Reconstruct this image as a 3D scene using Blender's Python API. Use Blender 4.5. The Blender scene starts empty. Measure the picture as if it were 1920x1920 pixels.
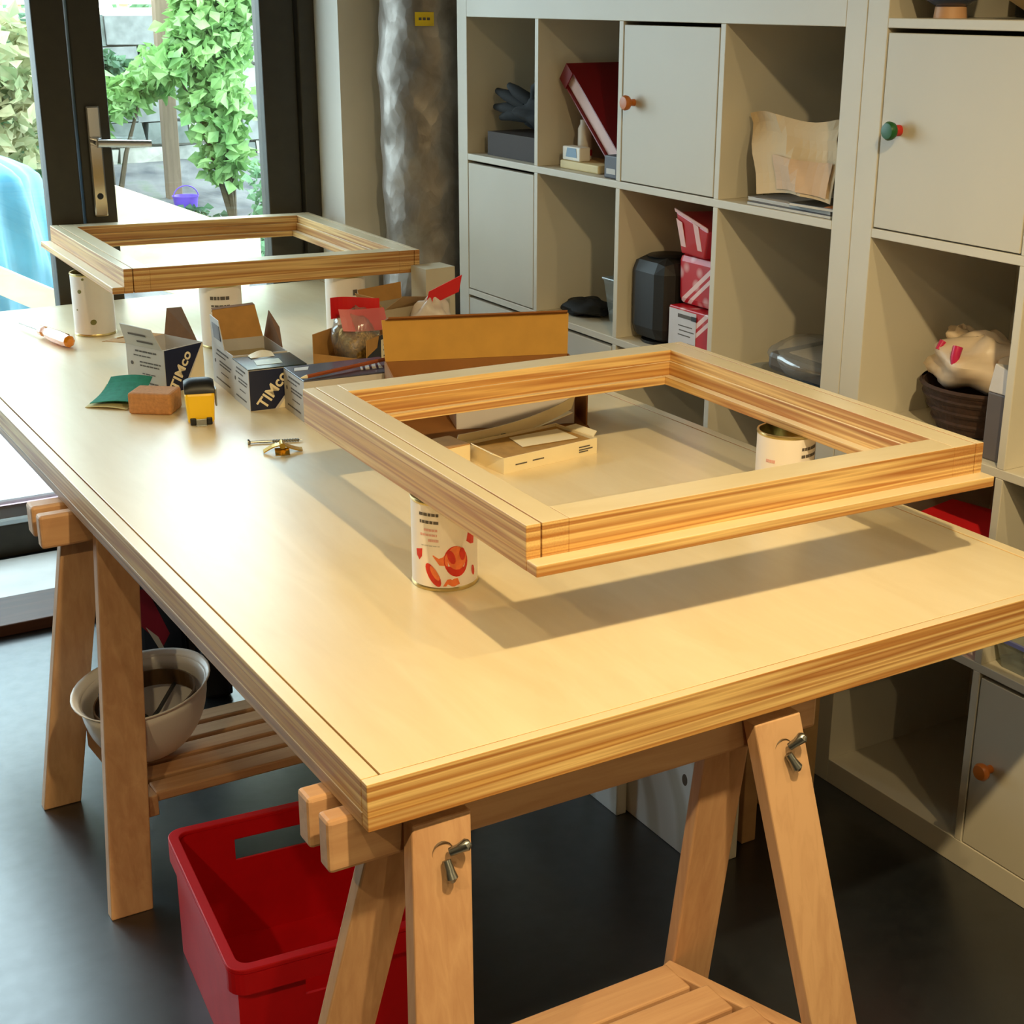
import bpy, bmesh, math, random
from mathutils import Vector, Matrix
random.seed(7)
sc = bpy.context.scene
COL = sc.collection
S = 0.01   # everything below is written in centimetres

# ------------------------------------------------------------------ camera
cam_d = bpy.data.cameras.new('camera'); cam = bpy.data.objects.new('camera', cam_d); COL.objects.link(cam)
cam_d.sensor_fit = 'HORIZONTAL'; cam_d.sensor_width = 36.0; cam_d.lens = 36.0*2757.37/1920.0
cam_d.clip_start = 0.05; cam_d.clip_end = 200
YAW, PIT, ROL = math.radians(30.118), math.radians(19.387), math.radians(0.027)
F = Vector((math.sin(YAW)*math.cos(PIT), math.cos(YAW)*math.cos(PIT), -math.sin(PIT)))
R = Vector((math.cos(YAW), -math.sin(YAW), 0)); U = R.cross(F)
R2 = R*math.cos(ROL)+U*math.sin(ROL); U2 = U*math.cos(ROL)-R*math.sin(ROL)
m = Matrix((R2, U2, -F)).transposed().to_4x4(); m.translation = Vector((-185.62, -199.09, 149.185))*S
cam.matrix_world = m
sc.camera = cam

# ------------------------------------------------------------------ light
w = bpy.data.worlds.new('sky'); sc.world = w; w.use_nodes = True
bg = w.node_tree.nodes['Background']; bg.inputs[0].default_value = (0.74, 0.87, 1.0, 1); bg.inputs[1].default_value = 10.5
def lamp(name, x, y, z, watts, col, rad=3.0, cone=165):
    d = bpy.data.lights.new(name, 'SPOT'); d.energy = watts; d.color = col; d.shadow_soft_size = rad*S
    d.spot_size = math.radians(cone); d.spot_blend = 0.7
    o = bpy.data.objects.new(name, d); o.location = (x*S, y*S, z*S); COL.objects.link(o); return o
WARM = (1.0, 0.77, 0.40)
lamp('downlight', -116, -172, 238, 145, WARM)
lamp('downlight', -42, -172, 238, 34, WARM)
lamp('downlight', -200, -172, 238, 36, WARM)
lamp('downlight', -285, -172, 238, 60, WARM)
lamp('downlight', -150, -330, 238, 40, WARM)
pd = bpy.data.lights.new('door_portal', 'AREA'); pd.shape = 'RECTANGLE'; pd.size = 2.8; pd.size_y = 2.2
pd.cycles.is_portal = True
po = bpy.data.objects.new('door_portal', pd); po.location = (-1.57, 2.19, 1.08); po.rotation_euler = (math.radians(-90), 0, 0); COL.objects.link(po)
vs = sc.view_settings; vs.view_transform = 'Standard'; vs.look = 'None'; vs.gamma = 1; vs.exposure = 0.0; vs.use_curve_mapping = False
sc.cycles.use_denoising = True
sc.cycles.max_bounces = 10; sc.cycles.diffuse_bounces = 6; sc.cycles.transparent_max_bounces = 24
sc.cycles.sample_clamp_indirect = 6.0
sc.cycles.caustics_reflective = False; sc.cycles.caustics_refractive = False

# ------------------------------------------------------------------ helpers: colour and materials
def lin(c):
    return tuple((v/255/12.92 if v/255 <= 0.04045 else ((v/255+0.055)/1.055)**2.4) for v in c)+(1,)
_m = {}
def new_mat(name):
    M = bpy.data.materials.new(name); M.use_nodes = True
    nt = M.node_tree; b = nt.nodes['Principled BSDF']; _m[name] = M
    return M, nt, b
def N(nt, t, **kw):
    n = nt.nodes.new(t)
    for k, v in kw.items():
        if k in n.inputs.keys(): n.inputs[k].default_value = v
        else: setattr(n, k, v)
    return n
def coords(nt, scale=(1,1,1), rot=(0,0,0)):
    tc = N(nt, 'ShaderNodeTexCoord'); mp = N(nt, 'ShaderNodeMapping')
    mp.inputs['Scale'].default_value = scale; mp.inputs['Rotation'].default_value = rot
    nt.links.new(tc.outputs['Object'], mp.inputs['Vector']); return mp.outputs[0]
def ramp(nt, fac, stops, interp='LINEAR'):
    r = N(nt, 'ShaderNodeValToRGB'); r.color_ramp.interpolation = interp
    e = r.color_ramp.elements
    while len(e) < len(stops): e.new(0.5)
    for i, (p, c) in enumerate(stops): e[i].position = p; e[i].color = c
    nt.links.new(fac, r.inputs[0]); return r.outputs[0]
def plain(name, rgb, rough=0.5, metal=0.0, var=0.06, scale=14, bump=0.0, spec=None, coat=0.0, trans=0.0, alpha=1.0):
    """base colour with a faint procedural mottling and optional relief"""
    if name in _m: return _m[name]
    M, nt, b = new_mat(name); c = lin(rgb)
    v = coords(nt); n = N(nt, 'ShaderNodeTexNoise', Scale=scale, Detail=4.0); nt.links.new(v, n.inputs['Vector'])
    lo = tuple(max(0, k*(1-var)) for k in c[:3])+(1,); hi = tuple(min(1, k*(1+var)) for k in c[:3])+(1,)
    nt.links.new(ramp(nt, n.outputs['Fac'], [(0.3, lo), (0.7, hi)]), b.inputs['Base Color'])
    b.inputs['Roughness'].default_value = rough; b.inputs['Metallic'].default_value = metal
    if spec is not None: b.inputs['Specular IOR Level'].default_value = spec
    b.inputs['Coat Weight'].default_value = coat; b.inputs['Transmission Weight'].default_value = trans; b.inputs['Alpha'].default_value = alpha
    if bump:
        bp = N(nt, 'ShaderNodeBump', Strength=bump, Distance=0.004); nt.links.new(n.outputs['Fac'], bp.inputs['Height']); nt.links.new(bp.outputs[0], b.inputs['Normal'])
    return M
def wood(name, a, bcol, axis='X', rough=0.5, dens=1.0, bump=0.05, spec=0.5, coat=0.0):
    """long grain running along axis (object space, metres)"""
    if name in _m: return _m[name]
    M, nt, b = new_mat(name)
    s = {'X': (2.5, 40*dens, 40*dens), 'Y': (40*dens, 2.5, 40*dens), 'Z': (40*dens, 40*dens, 2.5)}[axis]
    v = coords(nt, s); n = N(nt, 'ShaderNodeTexNoise', Scale=1.6, Detail=6.0, Roughness=0.6, Distortion=0.6); nt.links.new(v, n.inputs['Vector'])
    v2 = coords(nt, tuple(k*0.08 for k in s)); n2 = N(nt, 'ShaderNodeTexNoise', Scale=1.5, Detail=2.0); nt.links.new(v2, n2.inputs['Vector'])
    mx = N(nt, 'ShaderNodeMath', operation='MULTIPLY_ADD'); mx.inputs[1].default_value = 0.6
    nt.links.new(n2.outputs['Fac'], mx.inputs[0])
    ml = N(nt, 'ShaderNodeMath', operation='MULTIPLY'); ml.inputs[1].default_value = 0.5; nt.links.new(n.outputs['Fac'], ml.inputs[0]); nt.links.new(ml.outputs[0], mx.inputs[2])
    nt.links.new(ramp(nt, mx.outputs[0], [(0.38, lin(a)), (0.68, lin(bcol))]), b.inputs['Base Color'])
    b.inputs['Roughness'].default_value = rough; b.inputs['Specular IOR Level'].default_value = spec; b.inputs['Coat Weight'].default_value = coat; b.inputs['Coat Roughness'].default_value = .3
    bp = N(nt, 'ShaderNodeBump', Strength=bump, Distance=0.002); nt.links.new(n.outputs['Fac'], bp.inputs['Height']); nt.links.new(bp.outputs[0], b.inputs['Normal'])
    return M
def ply_edge(name, axis='X', cols=None, rough=0.5, dens=1.0):
    """cut plywood edge: layers stacked in z, streaked along the length"""
    if name in _m: return _m[name]
    cols = cols or [(164, 104, 50), (218, 172, 102), (178, 118, 58), (234, 198, 132), (168, 108, 52), (224, 180, 114)]
    M, nt, b = new_mat(name)
    s = {'X': (0.9, 0.9, 68*dens), 'Y': (0.9, 0.9, 68*dens)}[axis]
    v = coords(nt, s); n = N(nt, 'ShaderNodeTexNoise', Scale=1.0, Detail=1.5, Roughness=0.45); nt.links.new(v, n.inputs['Vector'])
    k = len(cols)
    c1 = ramp(nt, n.outputs['Fac'], [(0.28+0.44*i/(k-1), lin(c)) for i, c in enumerate(cols)])
    f = {'X': (9, 400, 500), 'Y': (400, 9, 500)}[axis]
    v2 = coords(nt, f); n2 = N(nt, 'ShaderNodeTexNoise', Scale=1.0, Detail=3.0); nt.links.new(v2, n2.inputs['Vector'])
    mx = N(nt, 'ShaderNodeMix', data_type='RGBA', blend_type='MULTIPLY'); mx.inputs[0].default_value = 0.3
    nt.links.new(c1, mx.inputs[6]); nt.links.new(ramp(nt, n2.outputs['Fac'], [(0.35, (0.62, 0.55, 0.5, 1)), (0.55, (1, 1, 1, 1))]), mx.inputs[7])
    nt.links.new(mx.outputs[2], b.inputs['Base Color']); b.inputs['Roughness'].default_value = rough
    return M
def clear(name, tint=(255, 255, 255), gloss=0.12, rough=0.05, haze=0.0):
    """thin film or pane: see-through with a reflection"""
    if name in _m: return _m[name]
    M, nt, b = new_mat(name); nt.nodes.remove(b); out = nt.nodes['Material Output']
    t = N(nt, 'ShaderNodeBsdfTransparent'); t.inputs[0].default_value = lin(tint)
    g = N(nt, 'ShaderNodeBsdfGlossy'); g.inputs['Roughness'].default_value = rough
    fr = N(nt, 'ShaderNodeLayerWeight', Blend=0.25); mu = N(nt, 'ShaderNodeMath', operation='MULTIPLY_ADD'); mu.inputs[1].default_value = 0.5; mu.inputs[2].default_value = gloss*0.4
    nt.links.new(fr.outputs['Fresnel'], mu.inputs[0])
    mx = N(nt, 'ShaderNodeMixShader'); nt.links.new(mu.outputs[0], mx.inputs[0]); nt.links.new(t.outputs[0], mx.inputs[1]); nt.links.new(g.outputs[0], mx.inputs[2])
    last = mx
    if haze:
        d = N(nt, 'ShaderNodeBsdfDiffuse'); d.inputs[0].default_value = lin(tint)
        m2 = N(nt, 'ShaderNodeMixShader'); m2.inputs[0].default_value = haze
        nt.links.new(mx.outputs[0], m2.inputs[1]); nt.links.new(d.outputs[0], m2.inputs[2]); last = m2
    nt.links.new(last.outputs[0], out.inputs['Surface']); return M

# ------------------------------------------------------------------ helpers: meshes and objects
class MB:
    def __init__(s): s.v = []; s.f = []; s.mi = []
    def add(s, vs, fs, mi=0):
        o = len(s.v); s.v += [tuple(p) for p in vs]
        for f in fs: s.f.append(tuple(o+i for i in f)); s.mi.append(mi)
        return s
    def box(s, x0, x1, y0, y1, z0, z1, mi=0, top=None, T=None):
        vs = [(x0,y0,z0),(x1,y0,z0),(x1,y1,z0),(x0,y1,z0),(x0,y0,z1),(x1,y0,z1),(x1,y1,z1),(x0,y1,z1)]
        if T: vs = [T @ Vector(p) for p in vs]
        fs = [(0,3,2,1),(4,5,6,7),(0,1,5,4),(1,2,6,5),(2,3,7,6),(3,0,4,7)]
        for i, f in enumerate(fs): s.add([vs[k] for k in f], [(0,1,2,3)], top if (top is not None and i in (0,1)) else mi)
        return s
    def hexa(s, vs, mi=0):
        s.add(vs, [(0,3,2,1),(4,5,6,7),(0,1,5,4),(1,2,6,5),(2,3,7,6),(3,0,4,7)], mi); return s
    def bar(s, a, b, w, d, up=(0,0,1), mi=0):
        """rectangular stick from a to b: w across, d along up-ish"""
        a, b = Vector(a), Vector(b); t = (b-a).normalized(); u = Vector(up); x = t.cross(u).normalized(); y = x.cross(t).normalized()
        q = [(-w/2,-d/2),(w/2,-d/2),(w/2,d/2),(-w/2,d/2)]
        s.hexa([a+x*i+y*j for i, j in q]+[b+x*i+y*j for i, j in q], mi); return s
    def tube(s, pts, r, n=12, mi=0, cap=True):
        rs = r if isinstance(r, (list, tuple)) else [r]*len(pts); P = [Vector(p) for p in pts]; o = len(s.v); prev = None
        for i, p in enumerate(P):
            t = (P[min(i+1, len(P)-1)]-P[max(i-1, 0)]).normalized()
            if prev is None:
                prev = t.orthogonal().normalized()
            x = (prev-t*prev.dot(t)).normalized(); y = t.cross(x); prev = x
            for k in range(n):
                a = 2*math.pi*k/n; s.v.append(tuple(p+(x*math.cos(a)+y*math.sin(a))*rs[i]))
        for i in range(len(P)-1):
            for k in range(n):
                s.f.append((o+i*n+k, o+i*n+(k+1)%n, o+(i+1)*n+(k+1)%n, o+(i+1)*n+k)); s.mi.append(mi)
        if cap:
            s.f.append(tuple(o+k for k in range(n-1, -1, -1))); s.mi.append(mi)
            e = o+(len(P)-1)*n; s.f.append(tuple(e+k for k in range(n))); s.mi.append(mi)
        return s
    def lathe(s, prof, cx=0, cy=0, n=32, mi=0, sx=1, sy=1, T=None):
        o = len(s.v)
        for r, z in prof:
            for k in range(n):
                a = 2*math.pi*k/n; p = Vector((cx+r*math.cos(a)*sx, cy+r*math.sin(a)*sy, z)); s.v.append(tuple(T @ p if T else p))
        for i in range(len(prof)-1):
            for k in range(n):
                s.f.append((o+i*n+k, o+i*n+(k+1)%n, o+(i+1)*n+(k+1)%n, o+(i+1)*n+k)); s.mi.append(mi)
        return s
    def grid(s, fn, nu, nv, mi=0):
        o = len(s.v)
        for j in range(nv+1):
            for i in range(nu+1): s.v.append(tuple(fn(i/nu, j/nv)))
        for j in range(nv):
            for i in range(nu):
                a = o+j*(nu+1)+i; s.f.append((a, a+1, a+nu+2, a+nu+1)); s.mi.append(mi)
        return s
def mesh(name, mb):
    me = bpy.data.meshes.new(name); me.from_pydata([(x*S, y*S, z*S) for x, y, z in mb.v], [], mb.f)
    for p, i in zip(me.polygons, mb.mi): p.material_index = i
    bm = bmesh.new(); bm.from_mesh(me); bmesh.ops.remove_doubles(bm, verts=bm.verts, dist=1e-6); bmesh.ops.recalc_face_normals(bm, faces=bm.faces); bm.to_mesh(me); bm.free()
    return me
def obj(name, mb, mats, parent=None, bevel=0, smooth=False, solid=0, sub=0, loc=None, rz=0, rot=None):
    me = mb if isinstance(mb, bpy.types.Mesh) else mesh(name, mb)
    o = bpy.data.objects.new(name, me); COL.objects.link(o)
    if not len(me.materials):
        for M in (mats if isinstance(mats, (list, tuple)) else [mats]): me.materials.append(M)
    if parent: o.parent = parent
    if loc: o.location = (loc[0]*S, loc[1]*S, loc[2]*S)
    if rot: o.rotation_euler = tuple(math.radians(a) for a in rot)
    elif rz: o.rotation_euler = (0, 0, math.radians(rz))
    if smooth:
        for p in me.polygons: p.use_smooth = True
    if solid: q = o.modifiers.new('solidify', 'SOLIDIFY'); q.thickness = solid*S; q.offset = 0
    if sub: q = o.modifiers.new('subsurf', 'SUBSURF'); q.levels = sub; q.render_levels = sub
    if bevel: q = o.modifiers.new('bevel', 'BEVEL'); q.width = bevel*S; q.segments = 2; q.limit_method = 'ANGLE'; q.angle_limit = math.radians(40)
    if smooth and bevel == 0 and not sub:
        me.set_sharp_from_angle(angle=math.radians(50))
    return o
def thing(name, label, cat, loc=(0,0,0), rz=0, group=None, rot=None):
    o = bpy.data.objects.new(name, None); COL.objects.link(o); o.empty_display_size = 0.05
    o.location = (loc[0]*S, loc[1]*S, loc[2]*S); o.rotation_euler = tuple(math.radians(a) for a in rot) if rot else (0, 0, math.radians(rz))
    o['label'] = label; o['category'] = cat
    if group: o['group'] = group
    return o
def tag(o, label, cat, group=None, kind=None):
    o['label'] = label; o['category'] = cat
    if group: o['group'] = group
    if kind: o['kind'] = kind
    return o
def struct(o, label=None):
    o['kind'] = 'structure'
    if label: o['label'] = label
    return o
def text(name, body, size, M, parent, T, depth=0.02, font_shear=0.0, align='CENTER'):
    """flat lettering as a mesh; T places the text plane (x right, y up) in parent space, centimetres"""
    cu = bpy.data.curves.new(name, 'FONT'); cu.body = body; cu.size = size*S; cu.extrude = depth*S; cu.shear = font_shear; cu.align_x = align; cu.align_y = 'CENTER'; cu.resolution_u = 3; cu.offset = .022*size*S
    t = bpy.data.objects.new(name, cu); COL.objects.link(t); bpy.context.view_layer.update()
    me = bpy.data.meshes.new_from_object(t.evaluated_get(bpy.context.evaluated_depsgraph_get())); me.name = name
    bpy.data.objects.remove(t)
    o = bpy.data.objects.new(name, me); me.materials.clear(); me.materials.append(M); COL.objects.link(o); o.parent = parent
    q = T.copy(); q.translation = q.translation*S; o.matrix_local = q
    return o
def frame_T(o, x, y):
    """matrix with origin o, x axis and y axis given"""
    x = Vector(x).normalized(); y = Vector(y); y = (y-x*y.dot(x)).normalized(); z = x.cross(y)
    M = Matrix((x, y, z)).transposed().to_4x4(); M.translation = Vector(o); return M
# ------------------------------------------------------------------ materials in common use
white_paint = plain('white_paint', (240, 236, 226), rough=0.6, var=0.03, scale=5)
shelf_white = plain('shelf_white', (205, 197, 180), rough=0.42, var=0.02, scale=6)
door_white = plain('cabinet_door_white', (198, 190, 173), rough=0.42, var=0.02, scale=6)
bronze = plain('dark_bronze_frame', (50, 44, 31), rough=0.5, var=0.12, scale=30)
chrome = plain('chrome', (205, 205, 205), rough=0.12, metal=1.0, var=0.01)
steel = plain('zinc_steel', (150, 152, 150), rough=0.32, metal=1.0, var=0.1, scale=80)
glass = clear('window_glass', (244, 250, 247), gloss=0.06, rough=0.0)
birch = wood('birch_face', (226, 206, 166), (240, 224, 190), 'Y', rough=0.34, dens=0.35, bump=0.02, coat=.4)
birch_x = wood('birch_face_x', (226, 206, 166), (240, 224, 190), 'X', rough=0.34, dens=0.35, bump=0.02, coat=.4)
edge_x = ply_edge('ply_edge_x', 'X'); edge_y = ply_edge('ply_edge_y', 'Y')
beech_x = wood('beech_x', (184, 136, 98), (214, 170, 128), 'X', rough=0.5)
beech_z = wood('beech_z', (184, 136, 98), (214, 170, 128), 'Z', rough=0.5)
beech_y = wood('beech_y', (184, 136, 98), (214, 170, 128), 'Y', rough=0.5)
card = plain('brown_cardboard', (186, 136, 72), rough=0.85, var=0.08, scale=40)
card_d = plain('dark_cardboard', (124, 84, 46), rough=0.9, var=0.1, scale=40)
navy = plain('navy_print', (22, 28, 58), rough=0.35, var=0.05)
cream = plain('cream_print', (236, 222, 190), rough=0.5, var=0.02)
greyprint = plain('grey_white_print', (196, 190, 184), rough=0.5, var=0.03)
ink = plain('grey_ink', (92, 84, 78), rough=0.7, var=0.02)
black = plain('black_plastic', (18, 18, 18), rough=0.45, var=0.1)

# ------------------------------------------------------------------ room shell
def floor_mat():
    M, nt, b = new_mat('slate_floor')
    v = coords(nt, (1, 1, 1)); n = N(nt, 'ShaderNodeTexNoise', Scale=3.2, Detail=8.0, Roughness=0.62, Distortion=0.5); nt.links.new(v, n.inputs['Vector'])
    nt.links.new(ramp(nt, n.outputs['Fac'], [(0.3, lin((10, 13, 17))), (0.55, lin((19, 24, 30))), (0.75, lin((34, 40, 48)))]), b.inputs['Base Color'])
    b.inputs['Coat Weight'].default_value = 1.0; b.inputs['Coat Roughness'].default_value = .26; b.inputs['Specular IOR Level'].default_value = .7
    n2 = N(nt, 'ShaderNodeTexNoise', Scale=30.0, Detail=5.0); nt.links.new(v, n2.inputs['Vector'])
    nt.links.new(ramp(nt, n2.outputs['Fac'], [(0.3, (0.36, 0.36, 0.36, 1)), (0.8, (0.48, 0.48, 0.48, 1))]), b.inputs['Roughness'])
    bp = N(nt, 'ShaderNodeBump', Strength=0.12, Distance=0.003); nt.links.new(n2.outputs['Fac'], bp.inputs['Height']); nt.links.new(bp.outputs[0], b.inputs['Normal'])
    return M
YW, YD, XR = 186.0, 204.0, -16.6          # inner wall face, door plane, right-hand reveal
struct(obj('floor', MB().box(-520, 60, -460, 222, -8, 0), floor_mat()))
dull = plain('off_white_plaster', (176, 168, 152), rough=.8)
struct(obj('ceiling', MB().box(-520, 60, -460, 222, 250, 262), dull))
struct(obj('wall_right', MB().box(40, 60, -460, 222, 0, 250), white_paint))
struct(obj('wall_back', MB().box(XR, 40, YW, 222, 0, 250), white_paint))
struct(obj('wall_lintel', MB().box(-302, XR, YW, 222, 214, 250), white_paint))
struct(obj('wall_back_left', MB().box(-520, -302, YW, 222, 0, 250), white_paint))
struct(obj('wall_left', MB().box(-540, -520, -460, 222, 0, 250), dull))
struct(obj('wall_front', MB().box(-520, 60, -480, -460, 0, 250), dull))
struct(obj('trim_1', MB().box(-302, XR, 169, YD-3, 0, 1.2), plain('pale_threshold', (226, 224, 220), rough=0.6, var=0.08, scale=9), bevel=0.2))
struct(obj('trim_2', MB().box(-302, -30, 150, 168.8, 0, 3.0), wood('dark_red_wood', (58, 32, 22), (98, 58, 38), 'X', rough=0.5), bevel=0.3))
# outer frame of the glazed doors
struct(obj('trim_3', MB().box(-21.6, XR, YD-2, YD+8, 0, 214), bronze, bevel=0.4))
struct(obj('trim_4', MB().box(-302, -297, YD-2, YD+8, 0, 214), bronze, bevel=0.4))
struct(obj('trim_5', MB().box(-297, -21.6, YD-2, YD+8, 209, 214), bronze, bevel=0.4))

def glazed_door(n, x0, x1, st_l, st_r, handle=False):
    d = bpy.data.objects.new('door_%d' % n, None); COL.objects.link(d); d.location = ((x0+x1)/2*S, YD*S, 0); struct(d)
    c = (x0+x1)/2; a, b = x0-c, x1-c
    obj('stile', MB().box(a+.3, a+st_l, 0, 6, 0.5, 209), bronze, d, bevel=0.35)
    obj('stile', MB().box(b-st_r, b-.3, 0, 6, 0.5, 209), bronze, d, bevel=0.35)
    obj('rail', MB().box(a+st_l, b-st_r, 0, 6, 0.5, 10), bronze, d, bevel=0.35)
    obj('rail', MB().box(a+st_l, b-st_r, 0, 6, 200, 209), bronze, d, bevel=0.35)
    obj('pane', MB().box(a+st_l-.4, b-st_r+.4, 2.6, 3.2, 8.6, 200.4), glass, d)
    if handle:
        hx = -80.2-c
        h = obj('handle_plate', MB().box(hx-1.9, hx+1.9, -1.0, 0, 92.5, 121.5), chrome, d, bevel=0.5)
        lv = MB().tube([(hx, -1, 112.2), (hx, -5.2, 112.2)], 1.1, 16).tube([(hx-0.6, -5.2, 112.2), (hx+4, -5.3, 112.0), (hx+13.6, -5.3, 111.5)], [1.15, 1.0, 0.95], 16)
        obj('lever', lv, chrome, h, smooth=True)
        obj('keyhole', MB().lathe([(0, -1.15), (.8, -1.15), (.9, -.9)], n=16, T=Matrix.Translation((hx, 0, 98)) @ Matrix.Rotation(math.radians(90), 4, 'X').inverted()), black, h)
glazed_door(1, -84.5, -21.6, 8.8, 10.4, True)
glazed_door(2, -190, -84.7, 8.8, 8.8)
glazed_door(3, -297, -190.2, 8.8, 8.8)

# ------------------------------------------------------------------ cube shelving
INN, DIV, OUT, DEP = 33.5, 1.6, 5.1, 38.5
PIT_ = INN+DIV
def shelving(label, y_start, sgn, cols, rows, doors):
    """front on x = 0; columns counted away from y_start in direction sgn"""
    wdt = 2*OUT+cols*INN+(cols-1)*DIV; hgt = 2*OUT+rows*INN+(rows-1)*DIV
    t = thing('shelving_unit', label, 'shelves', (0, y_start, 0), group=None)
    def Y(v): return sgn*v
    def bx(name, v0, v1, z0, z1, x0=0.0, x1=DEP, M=shelf_white, bev=0.12):
        ya, yb = sorted((Y(v0), Y(v1))); return obj(name, MB().box(x0, x1, ya, yb, z0, z1), M, t, bevel=bev)
    bx('side_panel', 0, OUT, 0, hgt); bx('side_panel', wdt-OUT, wdt, 0, hgt)
    bx('bottom_panel', OUT, wdt-OUT, 0, OUT); bx('top_panel', OUT, wdt-OUT, hgt-OUT, hgt)
    bx('back_panel', OUT, wdt-OUT, OUT, hgt-OUT, DEP-0.6, DEP)
    for r in range(1, rows):
        z = OUT+r*PIT_-DIV; bx('shelf', OUT, wdt-OUT, z, z+DIV, 0, DEP-.6)
    for c in range(1, cols):
        v = OUT+c*PIT_-DIV
        for r in range(rows): bx('divider', v, v+DIV, OUT+r*PIT_, OUT+r*PIT_+INN, 0, DEP-.6)
    for (c, r, knob, side) in doors:
        v0 = OUT+c*PIT_; z0 = OUT+r*PIT_
        d = bx('cabinet_door', v0+.35, v0+INN-.35, z0+.25, z0+INN-.75, 0.05, 1.65, door_white, 0.1)
        if knob:
            vy = v0+INN-4.6 if side > 0 else v0+4.6
            kz = z0+INN/2+0.3
            T = Matrix.Translation((0.05, Y(vy), kz)) @ Matrix.Rotation(math.radians(-90), 4, 'Y')
            k = obj('knob', MB().lathe([(0, 0), (.75, 0), (.7, .8), (.75, 1.2), (1.45, 1.7), (1.6, 2.4), (1.3, 2.9), (0, 3.1)], n=20, T=T), knob[0], d, smooth=True)
            if len(knob) > 1:
                obj('knob_neck', MB().lathe([(.95, 0), (.95, .9), (.8, 1.2)], n=20, T=T), knob[1], k, smooth=True)
    return t
orange = plain('orange_knob', (190, 104, 30), rough=0.4, var=0.08); green = plain('green_knob', (20, 84, 34), rough=0.4, var=0.08); redk = plain('red_knob', (186, 40, 28), rough=0.4)
shelving('white cube shelving four cubes high, beside the silver wrapped pipe', 0.0, 1, 4, 4,
         [(1, 3, (orange,), 1), (3, 2, None, 1), (2, 1, None, 1), (3, 1, None, 1)])
shelving('taller white cube shelving five cubes high, at the right edge', -0.15, -1, 3, 5,
         [(0, 3, (green, redk), -1), (1, 0, (orange,), -1), (1, 3, None, 1)])

# ------------------------------------------------------------------ wrapped pipe in the corner
def foil():
    M, nt, b = new_mat('crinkled_foil')
    v = coords(nt, (1, 1, .7)); n = N(nt, 'ShaderNodeTexNoise', Scale=16, Detail=6.0, Roughness=.6, Distortion=.7); nt.links.new(v, n.inputs['Vector'])
    vo = N(nt, 'ShaderNodeTexVoronoi', Scale=38.0); nt.links.new(v, vo.inputs['Vector'])
    ad = N(nt, 'ShaderNodeMath', operation='ADD'); nt.links.new(n.outputs['Fac'], ad.inputs[0]); nt.links.new(vo.outputs['Distance'], ad.inputs[1])
    nt.links.new(ramp(nt, n.outputs['Fac'], [(.3, lin((128, 118, 108))), (.7, lin((164, 156, 148)))]), b.inputs['Base Color'])
    b.inputs['Metallic'].default_value = .6; b.inputs['Roughness'].default_value = .42
    bp = N(nt, 'ShaderNodeBump', Strength=.22, Distance=.008); nt.links.new(ad.outputs[0], bp.inputs['Height']); nt.links.new(bp.outputs[0], b.inputs['Normal'])
    return M
pipe = thing('wrapped_pipe', 'thick vertical pipe wrapped in crinkled silver foil, in the back corner', 'pipe', (2, 170.5, 0))
rnd = random.Random(3)
ph = [rnd.random()*6 for _ in range(6)]
def pip(u, v):
    a = 2*math.pi*u; z = v*250
    r = 12.6+.35*math.sin(z*.11+ph[0]+2*a)+.28*math.sin(z*.21+3*a+ph[1])+.18*math.sin(z*.37-4*a+ph[2])+.12*math.sin(z*.63+5*a)
    return (r*math.cos(a), r*math.sin(a), z)
obj('foil_wrap', MB().grid(pip, 64, 150), foil(), pipe, smooth=True)
yl = MB().grid(lambda u, v: (14.0*math.cos(math.radians(232+20*u)), 14.0*math.sin(math.radians(232+20*u)), 141.5+3.4*v), 6, 1)
obj('yellow_sticker', yl, plain('yellow_sticker', (232, 196, 20), rough=.5), pipe, solid=.1)
for k in range(3):
    a0 = 236+4.4*k
    obj('sticker_print', MB().grid(lambda u, v: (14.08*math.cos(math.radians(a0+3*u)), 14.08*math.sin(math.radians(a0+3*u)), 142.9+.7*v), 2, 1), ink, pipe, solid=.05)

# ------------------------------------------------------------------ work table
H = 70.67
W_, L_, T_ = 114.24, 271.8, 5.78
tb = thing('work_table', 'large pale plywood work table top laid across two wooden trestles', 'table', (-130.41, -73.46, H-T_), rz=0.38)
G = 0.22
def lay(name, x0, x1, y0, y1, z0, z1, e, f=birch, bev=0.12): return obj(name, MB().box(x0, x1, y0, y1, z0, z1, mi=1, top=0), [f, e], tb, bevel=bev)
EW = 2.1
lay('top_sheet', EW+G, W_-EW-G, 1.5, L_-1.5, 1.8, T_, edge_y)
lay('bottom_sheet', 1.2, W_-1.2, 1.2, L_-1.2, 0.02, 1.8, edge_y)
lay('edge_strip', 0, EW, 1.5, L_-1.5, 1.8, T_, edge_y); lay('edge_strip', W_-EW, W_, 1.5, L_-1.5, 1.8, T_, edge_y)
lay('front_lipping', 0, W_, 0, 1.45, 0, T_, edge_x, birch_x); lay('back_lipping', 0, W_, L_-1.45, L_, 0, T_, edge_x, birch_x)
lay('lower_strip', 0, 1.15, 1.5, L_-1.5, 0, 1.75, ply_edge('ply_edge_dark', 'Y', [(150, 98, 52), (196, 150, 96), (128, 84, 46), (176, 128, 78)])); lay('lower_strip', W_-1.15, W_, 1.5, L_-1.5, 0, 1.75, edge_y)

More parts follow.
